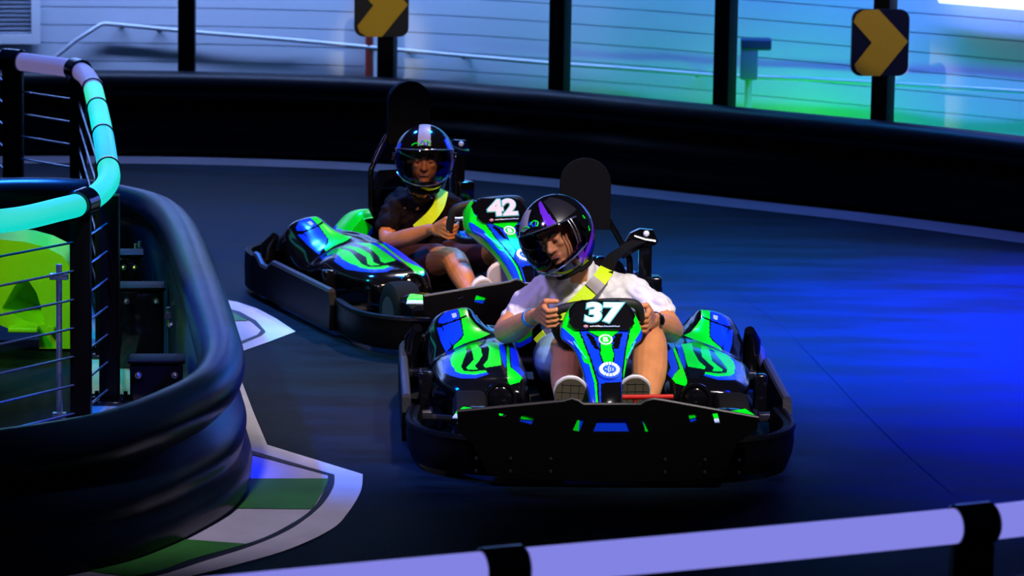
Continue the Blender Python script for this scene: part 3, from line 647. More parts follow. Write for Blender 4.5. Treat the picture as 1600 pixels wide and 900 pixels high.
    mb = MB(); mb.loft(rings); mb.build('rear_bumper', M_black, t)
    # rear cover behind the seat
    rows = []
    for y, dz in ((.64, -.03), (.68, .0), (.78, -.01), (.88, -.05), (.92, -.12)):
        rows.append([Vector((x, y, z + dz * (z > .16))) for x, z in [(-.33, .14), (-.325, .22), (-.28, .245), (-.23, .30), (-.18, .345), (-.10, .352), (0, .352), (.10, .352), (.18, .345), (.23, .30), (.28, .245), (.325, .22), (.33, .14)]])
    g = grid_surface(rows, 5, 4); nu = len(g[0]); V = [p for r in g for p in r]; Fc = [(i * nu + j, i * nu + j + 1, (i + 1) * nu + j + 1, (i + 1) * nu + j) for i in range(len(g) - 1) for j in range(nu - 1)]; Fc += [tuple(range(nu)), tuple((len(g) - 1) * nu + j for j in range(nu))]
    me_ = mesh('rear_cover', V, Fc); c_ = centres(me_); ax = np.abs(c_[:, 0]); mi = np.where((ax > .13) & (ax < .265) & (c_[:, 2] > .2), 1, np.where(ax >= .265, 3, 0)); mi[(c_[:, 2] < .262) & (ax > .1)] = 2
    fr_ = len(me_.polygons) - 2; mi[fr_] = 0
    me_.polygons.foreach_set('material_index', mi.astype(np.int32)); link('rear_cover', me_, [M_gloss, M_green, M_blue, M_pale], t)
    for s in (-1, 1):
        L = [(-.30, .215), (-.25, .262), (-.19, .325), (-.14, .285), (-.17, .245), (-.24, .205)]; mb = MB(); mb.prism([(-x * s, z) for x, z in L], (0, .632, 0), (1, 0, 0), (0, 0, 1), .004); o = mb.build('rear_decal', M_green, t, smooth=False)
        L = [(-.31, .205), (-.30, .217), (-.24, .207), (-.17, .247), (-.14, .287), (-.125, .275), (-.17, .225), (-.24, .185)]; mb = MB(); mb.prism([(-x * s, z) for x, z in L], (0, .632, 0), (1, 0, 0), (0, 0, 1), .004); mb.build('rear_decal', M_blue, t, smooth=False)
    # side pods
    for me in POD:
        o = link('side_pod', me, None, t)
        if not me.materials:
            for x in (M_gloss, M_green, M_blue, M_pale): me.materials.append(x)
            me.polygons.foreach_set('use_smooth', [True] * len(me.polygons))
    for s in (-1, 1):
        # scoop arch, wheel fairing, knee guard beside each pod
        mb = MB(); mb.tube([Vector((s * (.355 + .055 * math.cos(a)), -.437, .195 + .058 * math.sin(a))) for a in [math.radians(d) for d in range(-20, 201, 12)]], .009, 10); mb.build('scoop_rim', M_gloss, t)
        mb = MB(); mb.ball((s * .355, -.43, .20), (.05, .02, .05), 18); mb.build('scoop', M_gloss, t)
        mb = MB(); mb.tube([(s * .655, .56, .05), (s * .655, .54, .24), (s * .64, .50, .285)], [.035, .035, .02], 12); mb.build('pod_upright', M_gloss, t)
        mb = MB(); mb.box((s * .62, -.14, .16), (.05, .05, .16), bev=.01); mb.build('pod_bracket', M_gloss, t)
        wv = [(-.52, -.90, .19), (-.54, -.80, .215), (-.50, -.70, .225), (-.38, -.72, .225), (-.34, -.86, .205), (-.40, -.92, .19)]
        wv = [Vector((x * -s, y, z)) for x, y, z in wv]; mb = MB(); mb.loft([[p - Vector((0, 0, .05)) for p in wv], wv, [p * .5 + (sum(wv, Vector()) / 6) * .5 + Vector((0, 0, .02)) for p in wv]]); o = mb.build('front_fairing', M_gloss, t)
        st = [(-.53, -.84, .224), (-.37, -.885, .22), (-.36, -.87, .229), (-.50, -.80, .238)]; mb = MB(); mb.loft([[Vector((x * -s, y, z)) for x, y, z in st], [Vector((x * -s, y, z + .004)) for x, y, z in st]]); mb.build('stripe', M_green, o)
        st = [(-.54, -.86, .212), (-.37, -.90, .21), (-.37, -.888, .218), (-.53, -.845, .222)]; mb = MB(); mb.loft([[Vector((x * -s, y, z)) for x, y, z in st], [Vector((x * -s, y, z + .004)) for x, y, z in st]]); mb.build('stripe', M_pale, o)
    # seat
    rows = []
    for sv, (y, z, wd, dp) in enumerate([(-.02, .10, .15, .01), (.05, .085, .18, .03), (.25, .08, .20, .07), (.40, .10, .20, .09), (.50, .20, .20, .10), (.55, .34, .19, .09), (.60, .50, .16, .05), (.61, .54, .13, .03)]):
        f_ = Vector((0, -.5, .86)) if sv > 3 else Vector((0, 0, 1)); f_ = Vector((0, -1, .15)) if sv > 4 else f_
        rows.append([Vector((wd * a, y, z)) + f_ * dp * abs(a) ** 2.5 for a in (-1, -.8, -.5, 0, .5, .8, 1)])
    g = grid_surface(rows, 5, 5); nu = len(g[0]); V = [p for r in g for p in r] + [p + Vector((0, .02, -.015)) for r in g for p in r]; N = len(V) // 2
    Fc = [(i * nu + j, i * nu + j + 1, (i + 1) * nu + j + 1, (i + 1) * nu + j) for i in range(len(g) - 1) for j in range(nu - 1)]; Fc += [tuple(q + N for q in f[::-1]) for f in Fc]
    link('seat', mesh('seat', V, Fc), M_black, t)
    # headrest
    loop = [(-.098, .665), (.098, .665)]; loop += [(.098 * math.cos(a), .845 + .095 * math.sin(a)) for a in [math.radians(d) for d in range(0, 181, 12)]]
    mb = MB(); mb.prism(loop, (0, .585, 0), (1, 0, 0), (0, 0, 1), .035); hr = mb.build('headrest', mat('headrest pad', (.003, .003, .0035), .7, spec=.08, bump=.2, bscale=200), t, smooth=False)
    bv = hr.modifiers.new('b', 'BEVEL'); bv.width = .008; bv.segments = 3; bv.limit_method = 'ANGLE'
    # roll frame either side, cross bars
    for s in (-1, 1):
        mb = MB(); mb.tube(spline([(s * .092, .58, .70), (s * .125, .575, .645), (s * .165, .565, .570), (s * .175, .56, .550), (s * .178, .555, .50), (s * .178, .55, .40), (s * .172, .54, .365), (s * .13, .51, .28), (s * .10, .49, .20)], 4), .0125, 12); mb.build('roll_bar', M_gloss, t)
    mb = MB(); mb.tube([(-.176, .56, .46), (.176, .56, .46)], .011, 10); mb.build('cross_bar', M_gloss, t)
    # belt post
    mb = MB(); mb.box((.235, .56, .44), (.05, .05, .36), bev=.006); mb.box((.262, .56, .44), (.075, .09, .09), bev=.008); mb.build('belt_post', M_gloss, t)
    hk = KL(1009, 363, .53); mb = MB(); mb.prism([(.13, .575), (.175, .655), (.21, .672), (.262, .668), (.282, .625), (.272, .61), (.22, .60), (.15, .555)], (0, .56, 0), (1, 0, 0), (0, 0, 1), .03); br = mb.build('belt_bracket', M_gloss, t, smooth=False)
    mb = MB(); mb.ball((.236, .525, .655), (.012, .008, .012), 12); mb.tube([(.236, .525, .655), (.236, .54, .655)], .012, 12); mb.build('bolt', M_white, br)
    mb = MB(); mb.tube([(.19, .525, .645), (.23, .524, .632), (.272, .525, .625)], .005, 8); mb.build('buckle', M_steel, br)
    # cowl, plate, emblems
    o = link('nose_cowl', NOSE_ME, None, t)
    if not NOSE_ME.materials:
        for x in (M_gloss, M_green, M_blue, M_pale): NOSE_ME.materials.append(x)
        NOSE_ME.polygons.foreach_set('use_smooth', [True] * len(NOSE_ME.polygons))
    # steering column and wheel
    mb = MB(); mb.tube([(0, -.37, .45), (0, -.62, .22), (0, -.80, .12)], .014, 10); mb.build('steering_column', M_steel, t)
    a6 = math.radians(7); Cw = Vector((0, -.365, .468)); Uw = Vector((0, -.55, .835)).normalized()
    rp = [(-.155, .03), (-.145, .072), (-.105, .09), (0, .098), (.105, .09), (.145, .072), (.155, .03), (.152, -.04), (.11, -.105), (0, -.125), (-.11, -.105), (-.152, -.04)]
    rp = [(x * math.cos(a6) - y * math.sin(a6), x * math.sin(a6) + y * math.cos(a6)) for x, y in rp]
    mb = MB(); mb.tube(spline([Cw + Vector((x, 0, 0)) + Uw * y for x, y in rp], 5, True), .0165, 12, closed=True); sw = mb.build('steering_wheel', mat('grip rubber', (.012, .012, .012), .6, bump=.3, bscale=150), t)
    mb = MB()
    for x, y in ((-.15, .0), (.15, .0), (0, -.12)): mb.tube([Cw, Cw + Vector((x, 0, 0)) + Uw * y], .008, 8)
    mb.tube([Cw - Uw.cross(Vector((1, 0, 0))) * .02, Cw + Uw.cross(Vector((1, 0, 0))) * .02], .035, 16); mb.build('spoke', M_steel, sw)
    # pedals
    mb = MB(); mb.tube([(.055, -.90, .30), (.235, -.90, .303)], .009, 10); mb.tube([(.10, -.90, .30), (.10, -.86, .08)], .007, 8); mb.build('pedal', M_red, t)
    mb = MB(); mb.tube([(-.20, -.88, .25), (-.06, -.88, .25)], .008, 10); mb.tube([(-.12, -.88, .25), (-.12, -.84, .08)], .007, 8); mb.build('pedal', mat('green painted steel', (.0, .25, .08), .4), t)
    return t

def kart_number(t, num, dx=0):
    """number plate on the cowl's upper face with its digits"""
    nrm = Vector((0, -.78, .625)); ux = Vector((1, 0, 0)); uy = ux.cross(nrm) * -1; uy = nrm.cross(ux)
    if uy.z < 0: uy = -uy
    C = Vector((0, -.545, .524)); shp = [(-.088, .048), (-.06, .056), (.06, .056), (.088, .048), (.105, .015), (.118, -.03), (.095, -.056), (-.095, -.056), (-.118, -.03), (-.105, .015)]
    mb = MB(); mb.prism(shp, C, ux, uy, .004); pl = mb.build('number_plate', M_gloss, t, smooth=False)
    M = frame_M(C + nrm * .006 + uy * .006, ux, uy)
    text_obj('digit_outline', num, .104, M_teal, pl, frame_M(C + nrm * .0065 + uy * .008, ux, uy), bold=.0078, extr=.0004, shear=.10, sx=1.24)
    text_obj('digits', num, .104, M_white, pl, frame_M(C + nrm * .0085 + uy * .008, ux, uy), bold=.0045, extr=.0006, shear=.10, sx=1.24)
    mb = MB(); mb.ball(C + nrm * .007 - uy * .045 - ux * .058, (.009, .003, .006), 12); mb.build('logo', mat('pink white logo', (.75, .35, .45), .4), pl)
    rr = random.Random(7); x = -.043
    for m_, x1 in ((M_white, -.005), (M_pale, .062)):
        mb = MB()
        while x < x1:
            w_ = rr.uniform(.0018, .0042); h_ = rr.uniform(.0035, .006); c = C + nrm * .006 - uy * (.046 - h_ / 2 + .002) + ux * x
            mb.loft([[c, c + ux * w_, c + ux * w_ + uy * h_, c + uy * h_], [c + nrm * .0006, c + ux * w_ + nrm * .0006, c + ux * w_ + uy * h_ + nrm * .0006, c + uy * h_ + nrm * .0006]]); x += w_ + .0011
        mb.build('small_print', m_, pl, smooth=False)
    # B emblem and round blue logo further down the cowl
    Ce = Vector((0, -.652, .4275)); n2 = Vector((0, -.47, .88)).normalized(); n2 = Vector((0, -.50, .86)).normalized(); uy2 = n2.cross(ux)
    if uy2.z < 0: uy2 = -uy2
    Ce = KLs(946, 532); n2, uy2 = nfr(Ce)
    ring = [Ce + n2 * .004 + ux * .0225 * math.cos(a) + uy2 * .0215 * math.sin(a) for a in [2 * PI * q / 28 for q in range(28)]]
    mb = MB(); mb.tube(ring, .0035, 8, closed=True); em = mb.build('emblem', M_white, t)
    text_obj('letter', 'B', .030, M_white, em, frame_M(Ce + n2 * .004, ux, uy2), bold=.001, extr=.0008, sx=1.2)
    Cl = KLs(952, 583); n3, uy3 = nfr(Cl); mb = MB(); mb.tube([Cl - n3 * .010, Cl - n3 * .002, Cl + n3 * .000, Cl + n3 * .014, Cl + n3 * .018], [.046, .046, .043, .043, .039], 40); ld = mb.build('led_puck', mat('blue lens', (.03, .12, .85), .2, coat=.5, emit=(.01, .06, .8), es=.25), t); Cl = Cl + n3 * .010
    mb = MB(); T = mb
    for q in range(17):
        a = 2 * PI * q / 17; d = ux * math.cos(a) + uy3 * math.sin(a); e = -ux * math.sin(a) + uy3 * math.cos(a); c = Cl + n3 * .009
        mb.loft([[c + d * .0245 - e * .0028, c + d * .0245 + e * .0028, c + d * .036 + e * .0046, c + d * .036 - e * .0046], [c + n3 * .003 + d * .0255 - e * .0022, c + n3 * .003 + d * .0255 + e * .0022, c + n3 * .003 + d * .0345 + e * .0038, c + n3 * .003 + d * .0345 - e * .0038]])
    for q in range(9):
        a = 2 * PI * q / 9 + .3; c = Cl + n3 * .0095 + (ux * math.cos(a) + uy3 * math.sin(a)) * (.006 if q % 2 else .013); mb.ball(c, (.0022, .0012, .0015), 6)
    mb.build('led_beads', mat('white led', (.9, .9, .9), .3, emit=(.8, .88, 1), es=1.6), ld, smooth=False)
    # fine cyan print on the flanks of the cowl
    for s, px, py, ang in ((-1, 906, 548, -66), (1, 986, 548, 70)):
        c = KLs(px, py); n4, uy4 = nfr(c); a = math.radians(ang); e1 = ux * math.cos(a) + uy4 * math.sin(a); e2 = -ux * math.sin(a) + uy4 * math.cos(a)
        rr = random.Random(11); x = -.05; mb = MB()
        while x < .05:
            w_ = rr.uniform(.004, .008); h_ = rr.uniform(.005, .008); q = c + n4 * .001 + e1 * x - e2 * h_ / 2
            mb.loft([[q, q + e1 * w_, q + e1 * w_ + e2 * h_, q + e2 * h_], [q + n4 * .003, q + n4 * .003 + e1 * w_, q + n4 * .003 + e1 * w_ + e2 * h_, q + n4 * .003 + e2 * h_]]); x += w_ + .001
        mb.build('side_print', mat('cyan print', (.03, .70, .62), .4), t, smooth=False)
def KLs(px, py):                               # point on the cowl's centre face
    d0 = KL(px, py, -.5); d1 = KL(px, py, -.95); best = None
    Z = [(y, z) for y, z, h in NOSE]
    for q in range(400):
        p = d0.lerp(d1, q / 399); zz = np.interp(-p.y, [-a for a, b in Z], [b for a, b in Z])
        if p.z >= zz and best is None or (best is None and False): best = p
        if p.z > zz: best = p; break
    return best or d0
def nfr(p):
    e = .03; Z = [(y, z) for y, z, h in NOSE]; f = lambda y: np.interp(-y, [-a for a, b in Z], [b for a, b in Z])
    tan = Vector((0, 2 * e, f(p.y + e) - f(p.y - e))).normalized(); ux = Vector((1, 0, 0)); n = ux.cross(tan)
    if n.y > 0: n = -n
    return n, (tan if tan.z > 0 else -tan)

POD = pod_meshes(); NOSE_ME = nose_mesh()
kart1 = build_kart(K1, 'green and blue go kart number 37, nearer of the two, facing the camera')
def copy_tree(o, parent=None):
    c = o.copy(); COL.objects.link(c)
    if parent: c.parent = parent
    for ch in [x for x in o.children]: copy_tree(ch, c)
    return c
kart2 = copy_tree(kart1); kart2.location = (K2[0], K2[1], 0); kart2.rotation_euler = (0, 0, K2[2])
kart2['label'] = 'green and blue go kart number 42, farther back, turned right behind the front kart'
kart_number(kart1, '37'); kart_number(kart2, '42')

# ================================================================== DRIVERS
def hand(mb, wrist, grip, axis, out, r=1.0):
    """five-fingered hand closed round a rim point: grip = rim point, axis = rim direction (index side), out = away from the wheel"""
    wrist, grip, A, O = Vector(wrist), Vector(grip), Vector(axis).normalized(), Vector(out).normalized(); N = A.cross(O).normalized()
    if N.y > 0: N = -N                                  # N points forward (towards the camera)
    base = grip + O * .034 * r - N * .004
    palm0 = wrist.lerp(base, .45)
    mb.cap(wrist, palm0, .024 * r, .025 * r)
    for q in (-.030, -.010, .010, .030): mb.cap(palm0 + A * q * .5 * r, base + A * q * r, .019 * r, .0135 * r, 10)
    for i, (q, L, rad) in enumerate(((.033, .92, .0098), (.0115, 1.0, .0102), (-.0105, .95, .0098), (-.032, .80, .0088))):
        k0 = base + A * q * r + N * .006; k1 = grip + A * q * r + O * .016 * L * r + N * .030 * r; k2 = grip + A * q * 1.02 * r - O * .016 * L * r + N * .026 * r; k3 = grip + A * q * r - O * .030 * L * r + N * .002
        mb.cap(k0, k1, rad * 1.12 * r, rad * r, 10); mb.cap(k1, k2, rad * r, rad * .93 * r, 10); mb.cap(k2, k3, rad * .93 * r, rad * .8 * r, 10)
    t0 = palm0 + A * .022 * r; t1 = grip + A * .052 * r + O * .030 * r - N * .012; t2 = grip + A * .050 * r - O * .012 * r - N * .010
    mb.cap(t0, t1, .0145 * r, .0115 * r, 10); mb.cap(t1, t2, .0115 * r, .0092 * r, 10)
def limb(mb, pts, n=14):
    P = spline([p for p, r in pts], 4); Rr = []; m = len(pts)
    for i in range(m - 1):
        for j in range(4): t = j / 4; t = t * t * (3 - 2 * t); Rr.append(pts[i][1] * (1 - t) + pts[i + 1][1] * t)
    Rr.append(pts[-1][1]); mb.tube(P, Rr, n); mb.ball(P[0], Rr[0], n); mb.ball(P[-1], Rr[-1], n)
def torso(mb, rings, n=24, e=2.3):
    L = []
    for c, rx, ry, ax in rings:
        c = Vector(c); ax = Vector(ax).normalized(); u = Vector((1, 0, 0)); u = (u - ax * u.dot(ax)).normalized(); v = ax.cross(u); ring = []
        for k in range(n):
            a = 2 * PI * k / n; ca, sa = math.cos(a), math.sin(a); ring.append(c + u * rx * math.copysign(abs(ca) ** (2 / e), ca) + v * ry * math.copysign(abs(sa) ** (2 / e), sa))
        L.append(ring)
    mb.loft(L)
def head_shape(mb, M, s=1.0):
    T = lambda x, y, z: M @ Vector((x * s, y * s, z * s)); R3 = M.to_3x3().normalized()
    mb.ball(T(0, .012, .03), (.074 * s, .090 * s, .090 * s), 24, R3)
    mb.ball(T(0, -.018, -.030), (.060 * s, .062 * s, .075 * s), 20, R3)                 # jaw and cheeks
    mb.ball(T(0, -.062, -.085), (.026 * s, .020 * s, .020 * s), 14, R3)                 # chin
    mb.cap(T(0, -.072, .012), T(0, -.096, -.022), .0085 * s, .0125 * s, 10)             # nose
    mb.ball(T(.012, -.086, -.025), .0085 * s, 8); mb.ball(T(-.012, -.086, -.025), .0085 * s, 8)
    mb.cap(T(-.032, -.070, .030), T(.032, -.070, .030), .013 * s, .013 * s, 10)         # brow
    for q in (-1, 1): mb.ball(T(q * .034, -.058, -.012), (.020 * s, .016 * s, .016 * s), 12, R3); mb.ball(T(q * .075, .01, 0), (.010 * s, .018 * s, .028 * s), 12, R3)
    mb.cap(T(-.018, -.074, -.050), T(.018, -.074, -.050), .0075 * s, .0075 * s, 10); mb.cap(T(-.014, -.072, -.061), T(.014, -.072, -.061), .008 * s, .008 * s, 10)
def face_parts(M, s, parent, sk):
    T = lambda x, y, z: M @ Vector((x * s, y * s, z * s)); R3 = M.to_3x3().normalized()
    for q in (-1, 1):
        mb = MB(); mb.ball(T(q * .031, -.0645, .007), .0112 * s, 14); e = mb.build('eye', M_eye, parent)
        mb = MB(); mb.ball(T(q * .031, -.0640, .0115), .0138 * s, 14); mb.build('eyelid', sk, parent)
        mb = MB(); mb.ball(T(q * .031, -.0722, .006), .0060 * s, 10); mb.build('iris', M_iris, e)
        mb = MB(); mb.tube([T(q * .012, -.083, .026), T(q * .030, -.084, .033), T(q * .050, -.072, .028)], [.004 * s, .0055 * s, .003 * s], 8); mb.build('eyebrow', M_hair, parent)
    mb = MB(); mb.tube([T(-.020, -.0825, -.056), T(0, -.0855, -.055), T(.020, -.0825, -.056)], [.002 * s, .0045 * s, .002 * s], 8); mb.build('lips', mat('lips', (.36, .12, .09), .4), parent)

def helmet(M, s, parent, style, vis_op):
    """full-face shell with eye opening, clear dark visor, colours by panel; local frame looks along -Y"""
    NA, NE = 180, 120
    def Rf(az, el):
        ce, se = math.cos(el), math.sin(el); x = math.sin(az) * ce; y = -math.cos(az) * ce; z = se
        a, b, c = .127, .150, .138
        if z < 0: c = .165
        p = Vector((x * a, y * b, z * c)); front = max(0, -y)
        if z < -.05: p.y -= .030 * front ** 2 * min(1, (-z) * 2.2); p.x *= 1 - .10 * min(1, -z * 1.2)
        if z < -.2 and front > .3: p.z *= .96
        return p
    V = []; Fc = []; mi = []; EL0 = math.radians(-62)
    for i in range(NE + 1):
        el = EL0 + (PI / 2 - EL0) * i / NE
        for j in range(NA): V.append(Rf(2 * PI * j / NA - PI, el))
    def panel(az, el):
        A, E = math.degrees(az), math.degrees(el)
        p = Rf(az, el)
        if style == 1:
            if 24 + (58 - E) * .12 < A < 40 + max(0, 50 - E) * .16 and 26 < E < 78: return 1
            if 48 < A < 92 and 24 < E < 72: return 5
            if -64 < A < -12 and 32 < E < 66: return 2
            if 58 < A < 70 and -46 < E < -8: return 1
            if 62 < A < 122 and abs(E - (-44 + (A - 62) * .62)) < 5.5: return 1
            if 92 < A < 97 and -12 < E < 12 and int(E * 2) % 7 < 4: return 3
        else:
            if abs(p.x) < .024 + .012 * (1 - p.z / .14) and E > 34 and p.y < .03: return 2
            if 58 < A < 76 and -34 < E < 40: return 4
            if -76 < A < -62 and -10 < E < 30: return 4
        return 0
    for i in range(NE):
        el = EL0 + (PI / 2 - EL0) * (i + .5) / NE; E = math.degrees(el)
        for j in range(NA):
            az = 2 * PI * (j + .5) / NA - PI; A = abs(math.degrees(az)); top = 24 - (A / 72) ** 2 * 7; bot = -31 + (A / 72) ** 2 * 8
            if A < 70 and bot < E < top and not (A > 62 and (E > top - 5 or E < bot + 5)): continue
            k = (j + 1) % NA; Fc.append((i * NA + j, i * NA + k, (i + 1) * NA + k, (i + 1) * NA + j)); mi.append(panel(az, el))
    V = [M @ (v * s) for v in V]; me = bpy.data.meshes.new('helmet'); me.from_pydata(V, [], Fc); me.polygons.foreach_set('material_index', mi); me.update()
    o = link('helmet', me, [M_gloss, M_purple, M_grey, M_green, M_blue, mat('charcoal helmet panel', (.012, .012, .018), .35, coat=.2)], parent)
    sd = o.modifiers.new('s', 'SOLIDIFY'); sd.thickness = .012 * s; sd.offset = -1 
    # visor
    V = []; Fc = []; na, ne = 48, 20
    for i in range(ne + 1):
        for j in range(na + 1):
            A = -78 + 156 * j / na; q = i / ne; top = 27 - (A / 78) ** 2 * 10; bot = -33 + (A / 78) ** 2 * 12; V.append(M @ (Rf(math.radians(A), math.radians(bot + (top - bot) * q)) * 1.035 * s))
    for i in range(ne):
        for j in range(na): a = i * (na + 1) + j; Fc.append((a, a + 1, a + na + 2, a + na + 1))
    vo = link('visor', mesh('visor', V, Fc), M_visor if style == 1 else M_visor2, o)
    mb = MB(); P = [M @ (Rf(math.radians(A), math.radians(-33 + (A / 78) ** 2 * 12)) * 1.04 * s) for A in range(-78, 79, 6)]; mb.tube(P, .003 * s, 8)
    P = [M @ (Rf(math.radians(A), math.radians(27 - (A / 78) ** 2 * 10)) * 1.04 * s) for A in range(-78, 79, 6)]; mb.tube(P, .003 * s, 8); mb.build('visor_edge', mat('polished edge', (.2, .25, .4), .15, metal=.8), o)
    for q in (-1, 1):
        c = M @ (Rf(math.radians(82 * q), math.radians(2)) * 1.03 * s); c2 = M @ (Rf(math.radians(82 * q), math.radians(2)) * 1.10 * s); mb = MB(); mb.tube([c, c2], .019 * s, 18); mb.build('pivot', M_gloss, o)
    for az in (62, 67):  # steel lines in place of bright reflections beside the visor pivot
        mb = MB(); mb.tube([M @ (Rf(math.radians(az), math.radians(e)) * 1.05 * s) for e in range(-14, 20, 3)], .0028 * s, 8); mb.build('visor_glint', M_steel, o)
    # brow vent and painted squiggle
    mb = MB(); mb.tube([M @ (Rf(math.radians(a), math.radians(30 + 2 * math.cos(a / 8))) * 1.035 * s) for a in range(-14, 15, 4)], .008 * s, 10); mb.build('vent', M_gloss, o)
    for cc, m in (([(-30, 33), (-22, 38), (-10, 37), (0, 31), (10, 34), (14, 40), (4, 44), (-4, 40)], M_green), ([(-12, 30), (-4, 44), (4, 32), (10, 42)], M_blue)):
        mb = MB(); mb.tube(spline([M @ (Rf(math.radians(a), math.radians(e)) * 1.004 * s) for a, e in cc], 5), .0028 * s, 8); mb.build('graphic', m, o)
    mb = MB(); mb.tube([M @ (Rf(math.radians(a), math.radians(-60)) * 1.0 * s) for a in range(-180, 181, 10)], .010 * s, 10); mb.build('neck_roll', M_web, o)
    return o
def visor_mat(name, tint):
    m = bpy.data.materials.new(name); m.use_nodes = True; nt = m.node_tree; nt.nodes.clear(); N = nt.nodes.new
    o = N('ShaderNodeOutputMaterial'); t = N('ShaderNodeBsdfTransparent'); t.inputs[0].default_value = (*tint, 1); g = N('ShaderNodeBsdfGlossy'); g.inputs['Roughness'].default_value = .04; g.inputs[0].default_value = (.8, .85, 1, 1)
    f = N('ShaderNodeFresnel'); f.inputs[0].default_value = 1.45; x = N('ShaderNodeMixShader'); nt.links.new(f.outputs[0], x.inputs[0]); nt.links.new(t.outputs[0], x.inputs[1]); nt.links.new(g.outputs[0], x.inputs[2]); nt.links.new(x.outputs[0], o.inputs[0]); return m
M_visor = visor_mat('smoked visor', (.78, .78, .86)); M_visor2 = visor_mat('dark visor', (.55, .55, .60))

def shoe(mb, heel, toe, wd, up):
    """sole facing along the foot plane; returns sole frame"""
    heel, toe = Vector(heel), Vector(toe); d = (toe - heel); L = d.length; d.normalize(); n = Vector(up).normalized(); n = (n - d * n.dot(d)).normalized(); s = d.cross(n)
    out = []
    for q, w_ in ((-.02, .45), (.03, .72), (.15, .82), (.35, .74), (.55, .84), (.75, 1.0), (.88, .92), (.97, .62), (1.02, .25)): out.append((q * L, w_ * wd / 2))
    lo = [(a, b) for a, b in out] + [(a, -b) for a, b in out[::-1]]
    return heel, d, s, n, lo, L
def make_shoe(parent, heel, toe, wd, n, upper_m, sole_m, edge_m, ankle, grid=True):
    h, d, s, n, lo, L = shoe(None, heel, toe, wd, n); lo = [(p.x, p.y) for p in spline([Vector((a, b, 0)) for a, b in lo], 4, True)]
    mb = MB(); mb.loft([[h + d * a + s * b for a, b in lo], [h + d * a + s * b + n * .014 for a, b in lo]]); so = mb.build('sole_edge', edge_m, parent)
    mb = MB(); mb.loft([[h + d * (L / 2 + (a - L / 2) * .95) + s * b * .92 - n * .004 for a, b in lo], [h + d * (L / 2 + (a - L / 2) * .95) + s * b * .92 for a, b in lo]]); sl = mb.build('sole', sole_m, parent)
    if grid:
        mb = MB()
        for q in np.arange(.12, .95, .13): hw = np.interp(q, [0, .15, .35, .75, .95], [.7, .82, .74, 1., .6]) * wd / 2 * .84; mb.tube([h + d * L * q - s * hw - n * .004, h + d * L * q + s * hw - n * .004], .0011, 6)
        for q in (-.25, .0, .25): mb.tube([h + d * L * .06 + s * q * wd - n * .004, h + d * L * .93 + s * q * wd - n * .004], .0011, 6)
        mb.build('tread', mat('tread line', (.02, .02, .015), .8), sl)
    mb = MB(); R1 = []
    for q, w_, hh in ((.02, .6, .05), (.15, .80, .07), (.35, .76, .075), (.55, .80, .06), (.75, .9, .045), (.92, .7, .032), (1.0, .3, .02)):
        R1.append([h + d * L * q + s * wd / 2 * w_ * math.cos(a) + n * (.015 + hh * max(0, math.sin(a))) for a in [2 * PI * k / 20 for k in range(20)]])
    mb.loft(R1); a_ = Vector(ankle); mb.cap(h + d * L * .16 + n * .06, a_.lerp(h + d * L * .16 + n * .06, .3), .040, .038, 14); mb.build('shoe', upper_m, parent)

def build_driver(k, P):
    t = thing('person', P['label'], 'person', (k[0], k[1], 0), k[2]); s = P['s']
    e = P['head']; HM = Matrix.Translation(e[0]) @ Matrix.Rotation(math.radians(e[1]), 4, 'Z') @ Matrix.Rotation(math.radians(e[2]), 4, 'X') @ Matrix.Rotation(math.radians(e[3]), 4, 'Y')
    hs = P['hs']; body = MB(); torso(body, P['torso']); head_shape(body, HM, hs); nk = HM @ Vector((0, .025 * hs, -.04 * hs)); body.cap(P['neck'], nk, .058 * s, .054 * s, 16)
    for A in P['arms']: limb(body, A['pts']); hand(body, A['pts'][-1][0], A['grip'], A['axis'], A['out'], A.get('r', 1))
    for L in P['legs']: limb(body, L['pts'], 16); body.cap(L['pts'][-1][0], Vector(L['heel']).lerp(Vector(L['toe']), .5) + Vector(L['n']) * .04, .034 * s, .03 * s)
    b = voxel(body, 'body', .0042, P['skin'], t, 4, .5)
    face_parts(HM, hs, t, P['skin'])
    # shirt : slightly fuller torso with sleeves
    sh = MB(); torso(sh, [(c, rx + P['ease'], ry + P['ease'] * .8, ax) for c, rx, ry, ax in P['shirt_rings']])
    for A in P['arms']: limb(sh, A['sleeve'])
    sh.cap(P['neck'], P['neck_top'], .070 * s, .064 * s)
    o = voxel(sh, 'shirt', .006, P['shirt'], t, 7, .6)
    tx = bpy.data.textures.new('folds', 'CLOUDS'); tx.noise_scale = .075; tx.noise_depth = 1; tx.noise_type = 'HARD_NOISE'; dm = o.modifiers.new('folds', 'DISPLACE'); dm.texture = tx; dm.strength = .026; dm.mid_level = .5
    st = MB()
    for L in P['legs']: limb(st, L['short'], 18)
    torso(st, P['hips']); voxel(st, 'shorts', .006, P['shorts'], t, 6, .6)
    for L in P['legs']: make_shoe(t, L['heel'], L['toe'], L['w'], L['n'], *L['mats'], L['pts'][-1][0], P['grid'])
    for L in P['legs']:
        if L.get('sock'): a, b_ = L['sock']; mb = MB(); mb.cap(a, b_, .040 * s, .040 * s, 18); mb.build('sock', M_white, t)
    helmet(HM @ Matrix.Translation((0, .004, .012)), hs * P.get('helm', 1), t, P['style'], None)
    return t
